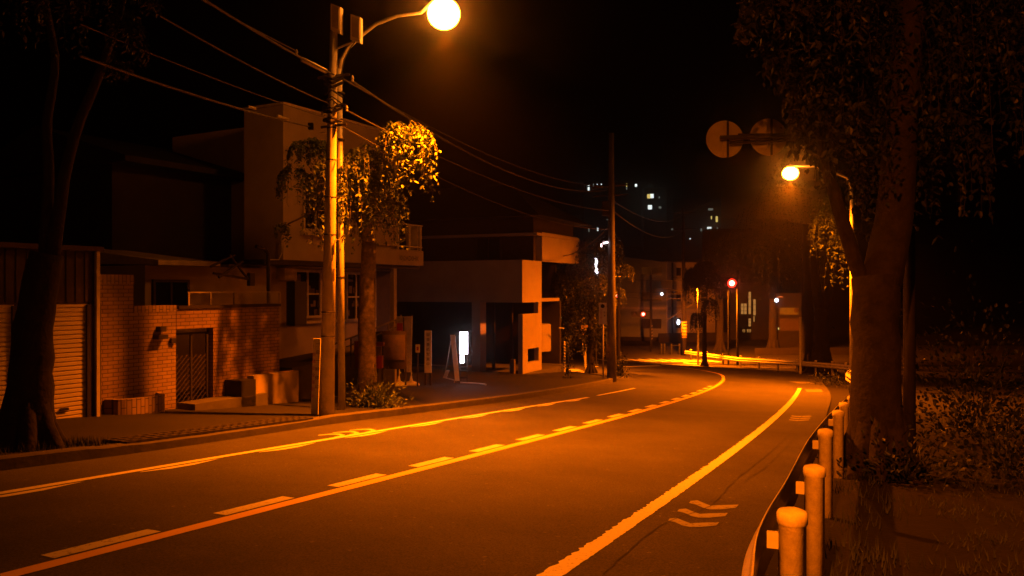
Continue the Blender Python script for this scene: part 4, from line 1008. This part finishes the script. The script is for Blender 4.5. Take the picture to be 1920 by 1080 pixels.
# ---------------------------------------------------------------- traffic signals
def signal(label, px, py, d, r, m_, bpx, horiz=True, toparm=True):
    b_ = on_ground(bpx, d+.3); t_ = thing('traffic_light', label, 'traffic light', b_, 'red traffic lights at the junction')
    c = W(px, py, d)
    MB().tube([b_-Vector((0, 0, .2)), Vector((b_.x, b_.y, c.z+1.0))], .09, 10).build('pole', M['black'], t_, True)
    if abs(b_.x-c.x) > .3: MB().tube([Vector((b_.x, b_.y, c.z+.25)), Vector((c.x, d+.2, c.z+.25))], .04, 6).build('arm', M['darkmetal'], t_)
    hb = MB(); hb.box(c+Vector((-r*5.4, .0, -r*1.35)), (r*6.8, 0, 0), (0, .16, 0), (0, 0, r*2.7)); ho = hb.build('housing', M['darkmetal'], t_)
    for i in range(3):
        q = c+Vector((-r*2.15*i, -.02, 0)); ln = MB().disc(q, r, (0, 1, 0), .02, 20).build('lens', M[m_] if i == 0 else M['black'], ho)
        if i == 0: MB().disc(q+Vector((0, -.03, 0)), r*.62, (0, 1, 0), .02, 16).build('bulb', M['redcore'], ho)
        v = MB(); n_ = 10; vs = []; fs = []
        for j in range(n_+1):
            a_ = math.pi*j/n_; p0 = q+Vector((math.cos(a_)*r*1.1, 0, math.sin(a_)*r*1.1)); vs += [p0, p0+Vector((0, -.2, 0)), p0*1+Vector((math.cos(a_)*.01, 0, math.sin(a_)*.01)), p0+Vector((math.cos(a_)*.01, -.2, math.sin(a_)*.01))]
            if j: fs += [((j-1)*4, (j-1)*4+1, j*4+1, j*4), ((j-1)*4+2, j*4+2, j*4+3, (j-1)*4+3)]
        v.add(vs, fs).build('visor', M['darkmetal'], ho)
signal('near traffic light glowing bright red on dark poles behind the guardrail', 1372, 531, 62, .34, 'redl', 1383)
signal('far traffic light glowing red in front of the grey apartment house', 1206, 589, 76, .2, 'redl2', 1220)
signal('small traffic light glowing red just right of the concrete pole', 1156.5, 554.5, 58, .13, 'redl2', 1150)
tag(MB().tube([on_ground(1366, 63), W(1366, 545, 63)], .07, 8).build('steel_pole', M['black']), 'slim dark steel pole left of the near red traffic light', 'pole')
# ---------------------------------------------------------------- mid-distance poles and signs
cp = on_ground(1147, 33, .1)
c_ = thing('utility_pole', 'distant concrete utility pole carrying a small white lamp', 'utility pole', cp)
MB().tube([cp-Vector((0, 0, .2)), W(1146, 250, 33)], [.2, .1], 16).build('pole', M['dimconc'], c_, True)  # concrete colour darkened so this pole looks less lit
mb = MB(); mb.tube([W(1110, 352, 33), W(1180, 346, 33)], .04, 6); mb.tube([W(1112, 368, 33), W(1178, 364, 33)], .04, 6); mb.build('crossarm', M['darkmetal'], c_)
mb = MB(); mb.box(W(1130, 404, 32.8), (.3, 0, 0), (0, .3, 0), (0, 0, .6)); mb.build('transformer', M['darkmetal'], c_)
mb = MB(); mb.box(W(1137, 660, 32.75), (.13, 0, 0), (0, .1, 0), (0, 0, .3)); mb.box(W(1137, 672, 32.75), (.12, 0, 0), (0, .1, 0), (0, 0, .2)); mb.build('meter', M['tan'], c_)
wl = thing('wall_lamp', 'small pinkish white lamp on the mid-distance concrete pole', 'lamp', W(1140, 455, 33))
MB().tube([W(1131, 456, 32.9), W(1140, 454.2, 32.9)], .035, 8).build('tube', M['pinkw'], wl)
MB().tube([W(1127.5, 457, 32.9), W(1127.7, 463, 32.9)], .025, 8).build('tube', M['pinkw'], wl)
MB().tube([W(1146, 452, 33), W(1128, 453, 32.9)], .02, 6).build('bracket', M['darkmetal'], wl)
isn = thing('information_sign', 'white upright sign with a round emblem on a slim post at the left kerb', 'sign', G(1131, 714, .1)); di = G(1131, 714, .1).y
MB().tube([G(1131, 714, .0), W(1130.5, 570, di)], .032, 8).build('post', M['rail'], isn, True)
MB().box(W(1123, 608, di-.06), (W(1137.5, 608, di).x-W(1123, 608, di).x, 0, 0), (0, .03, 0), (0, 0, 40/F*di)).build('panel', M['signw'], isn)
mb = MB().disc(W(1130, 574, di-.066), .08, (0, 1, 0), .003, 16); mb.build('emblem', M['ink'], isn)
vtext('交通公園入口', .09, W(1127.3, 582, di-.064), (1, 0, 0), (0, 0, 1), .095).build('lettering', M['redink'], isn)
vtext('駐車', .08, W(1133.5, 586, di-.064), (1, 0, 0), (0, 0, 1), .13).build('lettering', M['ink'], isn)
# sign leaning by the utility pole
vs_ = thing('vertical_sign', 'narrow upright white sign with framed dark Japanese writing leaning on the concrete pole', 'sign', G(590, 777, .12)); dv_ = G(590, 777, .12).y
a_, b_, c2, d2 = W(583, 777, dv_), W(596, 777, dv_), W(601, 635, dv_), W(587.5, 635, dv_)
MB().prism([a_, b_, c2, d2], (0, .04, 0)).build('panel', M['signw'], vs_)
upv = (c2-b_).normalized(); axv = (b_-a_).normalized()
vtext('一日一時停止', .085, W(596.8, 645, dv_-.006), axv, upv, .16).build('lettering', M['ink'], vs_)
vtext('交通安全運動中', .075, W(588.8, 665, dv_-.006), axv, upv, .13).build('lettering', M['redink'], vs_)
# yellow E sign
es = thing('yellow_sign', 'small yellow sign with a dark E shaped mark on a post by the side street', 'sign', on_ground(1098, 45)); 
MB().box(W(1090, 629, 45), (.39, 0, 0), (0, .03, 0), (0, 0, .57)).build('panel', M['yel'], es)
mb = MB(); mb.box(W(1094, 623.5, 44.99), (.22, 0, 0), (0, -.004, 0), (0, 0, .1)); mb.box(W(1094, 617.5, 44.99), (.22, 0, 0), (0, -.004, 0), (0, 0, .1)); mb.build('mark', M['ink'], es)
MB().tube([on_ground(1098, 45.05), W(1098, 628, 45.05)], .04, 8).build('post', M['rail'], es)
MB().tube([on_ground(1098, 44.9), W(1092, 642, 44.9)], .03, 6).build('strut', M['rail'], es)
MB().tube([W(1092, 612, 45), W(1092, 600, 45), W(1096, 596, 45), W(1108, 596, 45)], .025, 6).build('hook', M['trim'], es)
# glowing blade sign behind the tree
gs = thing('lit_sign', 'tall glowing white blade sign half hidden by the tree over the left kerb', 'illuminated sign', on_ground(1118, 52))
MB().box(W(1115.5, 516, 52), (.2, 0, 0), (0, .1, 0), (0, 0, 1.1)).build('light_box', M['cool'], gs)
MB().tube([on_ground(1118, 52.15), W(1118, 486, 52.15)], .05, 6).build('post', M['darkmetal'], gs)
# striped pole and S sign by the side street
sp2 = thing('striped_pole', 'low pole with slanted stripes by the side street', 'pole', on_ground(1058, 38))
MB().tube([on_ground(1058, 38), W(1058, 640, 38)], .05, 10).build('post', M['signw'], sp2)
MB().tube([W(1058, 616, 38), W(1053, 615, 38), W(1048, 615, 38)], .03, 6).build('arm', M['signw'], sp2)
mb = MB()
for i in range(7):
    c = W(1058, 648+i*5.6, 37.94); mb.box(c+Vector((-.07, 0, 0)), (.13, 0, -.06), (0, -.005, 0), (0, 0, .06))
mb.build('stripe', M['black'], sp2)
sg2 = thing('neon_sign', 'tiny yellow glowing S-shaped shop sign beside a teal light, right of the corner house', 'illuminated sign', W(1049, 612, 60))
pts = [W(1049+3*math.sin(i*1.15), 594+i*1.9, 60) for i in range(10)]
MB().tube(pts, .07, 6).build('tube', M['lity'], sg2)
MB().box(W(1043, 594, 60), (.1, 0, 0), (0, .05, 0), (0, 0, .16)).build('panel', emit('teal_light', (.3, .9, .8), 1.2), sg2)
# slim post behind guardrail
tag(MB().tube([on_ground(1501, 50), W(1500.5, 594, 50)], .075, 10).build('slim_post', M['galv']), 'slim bare orange lit post behind the guardrail', 'post')
# far poles
fp = thing('utility_pole', 'far utility pole with a wrapped bright foot beside the guardrail end', 'utility pole', on_ground(1283, 72))
MB().tube([on_ground(1283, 72)-Vector((0, 0, .2)), W(1281, 390, 72)], [.24, .13], 14).build('pole', M['bark'], fp, True)
MB().tube([W(1283, 633, 72), W(1282.5, 603, 72)], .26, 14).build('wrap', M['yel'], fp, True)
mb = MB()
for i in range(5): mb.tube([W(1283, 631-i*6, 72), W(1283, 629-i*6, 72)], .27, 14)
mb.build('band', M['black'], fp)
mb = MB()
for y in (400, 430, 520, 545): mb.tube([W(1262, y, 72), W(1304, y-2, 72)], .05, 6)
mb.build('crossarm', M['darkmetal'], fp)
sp3 = thing('striped_pole', 'thin far pole with a striped foot in front of the grey apartment house', 'pole', on_ground(1221, 84))
MB().tube([on_ground(1221, 84), W(1220, 515, 84)], [.16, .12], 10).build('pole', M['bark'], sp3)
mb = MB()
for i in range(5): mb.tube([W(1219, 640-i*6, 83.7), W(1223, 634-i*6, 83.7)], .05, 5)
mb.build('stripe', M['signw'], sp3)
for i, (y0, y1, x0, x1, lab) in enumerate(((546, 548, 1160, 1345, 'upper thin wire crossing in front of the grey apartment house'), (556, 556, 1160, 1345, 'lower thin wire crossing in front of the grey apartment house'), (520, 524, 1150, 1300, 'thin wire across the top floor windows of the apartment house'))):
    wire(W(x0, y0, 72), W(x1, y1, 72), .2, .025, lab)
wire(W(1250, 600, 72), W(1312, 560, 72), .05, .03, 'slanting stay wire by the far utility pole')
wire(W(1040, 480, 40), W(1146, 420, 33), .4, .02, 'service wire slanting down left from the mid-distance pole')
wire(W(1143, 372, 33), W(1281, 402, 72), .8, .02, 'wire from the mid-distance pole to the far utility pole')
wire(W(1143, 390, 33), W(1281, 432, 72), .9, .025, 'lower wire from the mid-distance pole to the far utility pole')
wire(W(1281, 400, 72), W(1336, 376, 60), .1, .02, 'faint wire rising right from the far utility pole')
hook = thing('hanging_lamp', 'small bluish white lamp hanging in front of the apartment windows', 'lamp', W(1241, 551, 80))
MB().lathe(W(1241, 551, 80), [(.02, -.16), (.14, -.08), (.16, 0), (.1, .1), (.02, .14)], 10).build('globe', M['coolw'], hook, True)
MB().box(W(1228, 546, 80.2), (1.9, 0, 0), (0, .08, 0), (0, 0, .25)).build('bracket', M['black'], hook)
bx = MB().box(W(1240, 540, 79), (1.1, 0, 0), (0, .5, 0), (0, 0, .7)); tag(bx.build('pole_transformer', M['black']), 'dark transformer box on the wires in front of the apartment house', 'transformer')
hl = thing('hanging_lamp', 'round white lamp on an arm left of the green board', 'lamp', W(1456, 563, 70))
MB().lathe(W(1456, 563, 70), [(.02, -.17), (.13, -.12), (.18, 0), (.13, .12), (.02, .17)], 12).build('globe', M['coolw'], hl, True)
MB().tube([W(1457, 559, 70), W(1462, 556, 70), W(1468, 557, 70)], .03, 5).build('arm', M['trim'], hl)
hw = thing('hanging_lamp', 'small white oval light in the lower apartment window', 'lamp', W(1272, 604, 86))
MB().lathe(W(1272, 604, 86), [(.02, -.3), (.15, -.2), (.17, 0), (.13, .2), (.02, .3)], 10).build('globe', M['coolw'], hw, True)
# junction barrier posts
for i, px in enumerate((1240, 1246, 1259, 1274)):
    b_ = on_ground(px, 73); tag(MB().lathe(b_, [(.1, 0), (.1, .8), (.12, .82), (.1, .95), (.02, 1)], 10).build('bollard', M['black']), ['leftmost', 'second', 'third', 'rightmost'][i]+' of the dark bollards at the junction corner', 'bollard', 'bollards at the junction')
mb = MB(); mb.tube([on_ground(1240, 73, .8), on_ground(1246, 73, .8)], .03, 5); mb.tube([on_ground(1259, 73, .8), on_ground(1276, 73, .8)], .03, 5)
tag(mb.build('corner_rail', M['black']), 'low dark corner rail joining the bollards', 'rail')
# ---------------------------------------------------------------- far apartment house
co_ = W(1250, 540, 90); 
PX = Pl((co_.x, co_.y), (.8, .6)); PX.n = Vector((.6, -.8))
PY = Pl((co_.x, co_.y), (-.985, .17)); PY.n = Vector((-.17, -.985))
fb = thing('apartment_house', 'three storey apartment house, grey left face and orange lit right face', 'building', (co_.x, co_.y, gz(co_.x, co_.y)))
zg = -4.7; zt_ = H-(492-540)/F*90
kr = PX.k(1341); kl = PY.k(1062)
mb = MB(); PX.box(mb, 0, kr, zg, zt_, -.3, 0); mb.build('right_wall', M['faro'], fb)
mb = MB(); PX.box(mb, .001, kr, zt_+.0, zt_+.12, -.35, .15); mb.build('right_cornice', M['trim'], fb)
mb = MB(); a_ = PY.P(0, zg, 0); b_ = PY.P(kl, zg, 0); kp = PY.k(1175)
mb.prism([PY.P(0.02, zg), PY.P(0.02, zt_), PY.P(kp, PY.z(1175, 482)), PY.P(kl, PY.z(1062, 486)), PY.P(kl, zg)], (.17*.3, .985*.3, 0)); mb.build('left_wall', M['farw'], fb)  # left face darker, right face paler: their lighting is put into the colours
for (x0, x1) in ((1266, 1288), (1300, 1326)):
    for (y0, y1) in ((500, 519), (547, 567), (594, 617)): window(PX, fb, x0, y0, x1, y1, 1, .12, fm='faro')
for (y0, y1) in ((499, 517), (546, 567), (596, 618)): window(PY, fb, 1242, y0, 1201, y1, 1, .12, fm='farw')
mb = MB(); PX.box(mb, .01, kr, H-(580-540)/F*92, H-(575-540)/F*92, .0, .08); PY.box(mb, .05, kl, H-(580-540)/F*90, H-(576-540)/F*90, .0, .08); mb.build('string_course', M['trim'], fb)
mb = MB(); PX.box(mb, PX.k(1259), PX.k(1261), zg, zt_, .0, .14); mb.build('downpipe', M['darkmetal'], fb)
mb = MB(); PY.box(mb, -.4, kl, zg-.6, zg+.9, .5, .8); mb.box(on_ground(1235, 87), (8, 2, 0), (0, .3, 0), (0, 0, 1.1))
tag(mb.build('boundary_wall', M['dark']), 'long dark boundary wall below the apartment house', 'wall')
gl_ = W(1070, 520, 95)
# building with lit lattice windows, boards
lh = thing('glass_house', 'dark building with warm lit lattice windows behind the red signal', 'building', on_ground(1400, 92))
PZ = Pl((W(1370, 540, 92).x, 92), (1, 0)); PZ.n = Vector((0, -1))
mb = MB(); PZ.box(mb, 0, PZ.k(1455), -5, 2.2, -.3, 0); mb.build('wall', M['dark'], lh)
for (x0, y0, x1, y1, m1) in ((1379, 562, 1384, 590, 1), (1388, 568, 1401, 590, 1), (1402, 546, 1409, 590, 0), (1411, 560, 1418, 592, 0), (1402, 596, 1409, 613, 0), (1391, 616, 1398, 624, 1), (1399, 616, 1409, 624, 1), (1411, 592, 1416, 604, 0)):
    window(PZ, lh, x0, y0, x1, y1, m1, .07, gm='litwarm', fm='black', trans=2)
bd = thing('board_building', 'small building front with a green board over a tan board', 'building', on_ground(1480, 80))
PV = Pl((W(1455, 540, 80).x, 80), (1, 0)); PV.n = Vector((0, -1))
mb = MB(); PV.box(mb, 0, PV.k(1525), -5, 1.2, -.3, 0); mb.build('wall', M['dark'], bd)
mb = MB(); PV.pb(mb, 1462, 577, 1497, 590, .0, .06); mb.build('green_board', M['green'], bd)
mb = MB(); mb.disc(W(1493, 582, 79.92), .24, (0, 1, 0), .01, 18); mb.build('emblem', M['tan'], bd)
mb = MB(); PV.pb(mb, 1462, 597, 1498, 620, .0, .06); mb.build('tan_board', M['tan'], bd)
mb = MB(); mb.box(W(1457.5, 618, 79.9), (.18, 0, 0), (0, .05, 0), (0, 0, .2)); mb.build('lit_button', M['lity'], bd)
fw = MB(); fw.box(W(1416, 680, 72), (11, 1, 0), (0, .1, 0), (0, 0, 1.3)); tag(fw.build('dark_fence', M['dark']), 'low dark panel fence behind the far part of the guardrail', 'fence')
# ---------------------------------------------------------------- hillside with lit flats
mb = MB()
prof = [(-700, 2), (-300, 12), (-60, 24), (30, 32), (110, 30), (190, 16), (300, 8), (800, 3)]
vs = []; fs = []
for i, (x, z) in enumerate(prof): vs += [(x, 250, -6), (x, 330, z), (x*1.1, 600, z*1.3)]
for i in range(len(prof)-1):
    for j in range(2): k = i*3+j; fs.append((k, k+3, k+4, k+1))
tag(mb.add(vs, fs).build('hillside', M['hill']), kind='structure')
def flats(label, x0, y0, x1, y1, d, wins):
    a_ = W(x0, y1, d); b_ = W(x1, y0, d); t_ = thing('apartment_block', label, 'building', (a_.x, d, a_.z), 'flats on the dark hillside')
    MB().box((a_.x, d, -6), (b_.x-a_.x, 0, 0), (0, 12, 0), (0, 0, b_.z+6)).build('wall', M['hillb'], t_)
    for (wx, wy, ww, wh, mm) in wins:
        p = W(wx, wy+wh/2, d-.1); q_ = W(wx+ww, wy-wh/2, d-.1)
        w_ = MB().box(p, (q_.x-p.x, 0, 0), (0, .08, 0), (0, 0, q_.z-p.z)).build('window', M[mm], t_)
flats('long block of flats on the hill with sparse white windows at roof level', 1095, 340, 1205, 470, 300,
      [(1102, 347.5, 3.5, 2, 'litw'), (1102, 354, 3.5, 6, 'litw'), (1112, 347, 1.5, 5, 'litd'), (1119, 345.5, 1.5, 1.5, 'litw'), (1126.5, 345.5, 2, 2, 'litw'), (1174, 347, 2, 6, 'lity'), (1174, 353, 2, 5, 'litd'), (1190.5, 347.5, 4, 5, 'litw'), (1103, 432, 2.5, 6, 'litd'), (1119.5, 430, 2.5, 6, 'litw'), (1137, 412, 3, 1.5, 'litd'), (1141, 387, 2, 8, 'litd')])
flats('block of flats on the hill with one large yellow and one white window', 1207, 352, 1250, 470, 295,
      [(1213.5, 368, 6, 8, 'lity'), (1219, 367.5, 6.5, 8, 'litw'), (1215, 388.5, 7.5, 8, 'litw'), (1235.5, 370, 1.5, 4, 'litd'), (1235, 389, 5, 4, 'litd')])
flats('block of flats on the hill at right with a bright white stairwell', 1262, 372, 1352, 470, 290,
      [(1328, 392.5, 9, 4, 'litd'), (1333, 408, 2, 6, 'lity'), (1342, 411, 4, 11, 'lity'), (1326, 428, 8, 5, 'litw'), (1326, 435, 9, 7, 'litw'), (1313.5, 431, 3, 5, 'litd'), (1344, 430, 2, 7, 'litd'), (1293, 447.5, 2, 2.5, 'litw'), (1258.5, 430, 4, 3, 'litd')])
tag(MB().box(W(1330, 560, 160), (14, 0, 0), (0, 6, 0), (0, 0, 14)).build('tower_block', M['hillb']), 'plain dark block rising behind the junction', 'building')
# ---------------------------------------------------------------- haze volume added for the glow round the lamps
HZ = MB().box((-260, -40, -14), (560, 0, 0), (0, 281, 0), (0, 0, 34)).build('haze', bpy.data.materials.new('haze'))
hm = HZ.data.materials[0]; hm.use_nodes = True; t = hm.node_tree; t.nodes.remove(t.nodes['Principled BSDF'])
pv = t.nodes.new('ShaderNodeVolumePrincipled'); pv.inputs['Color'].default_value = (.9, .9, .9, 1); pv.inputs['Density'].default_value = .0022; pv.inputs['Anisotropy'].default_value = .97
t.links.new(pv.outputs[0], t.nodes['Material Output'].inputs['Volume']); tag(HZ, kind='stuff', label='thin haze added over the street for the glow round the lamps', cat='haze')
for o in list(COL.objects):
    if '_o' in o: del o['_o']
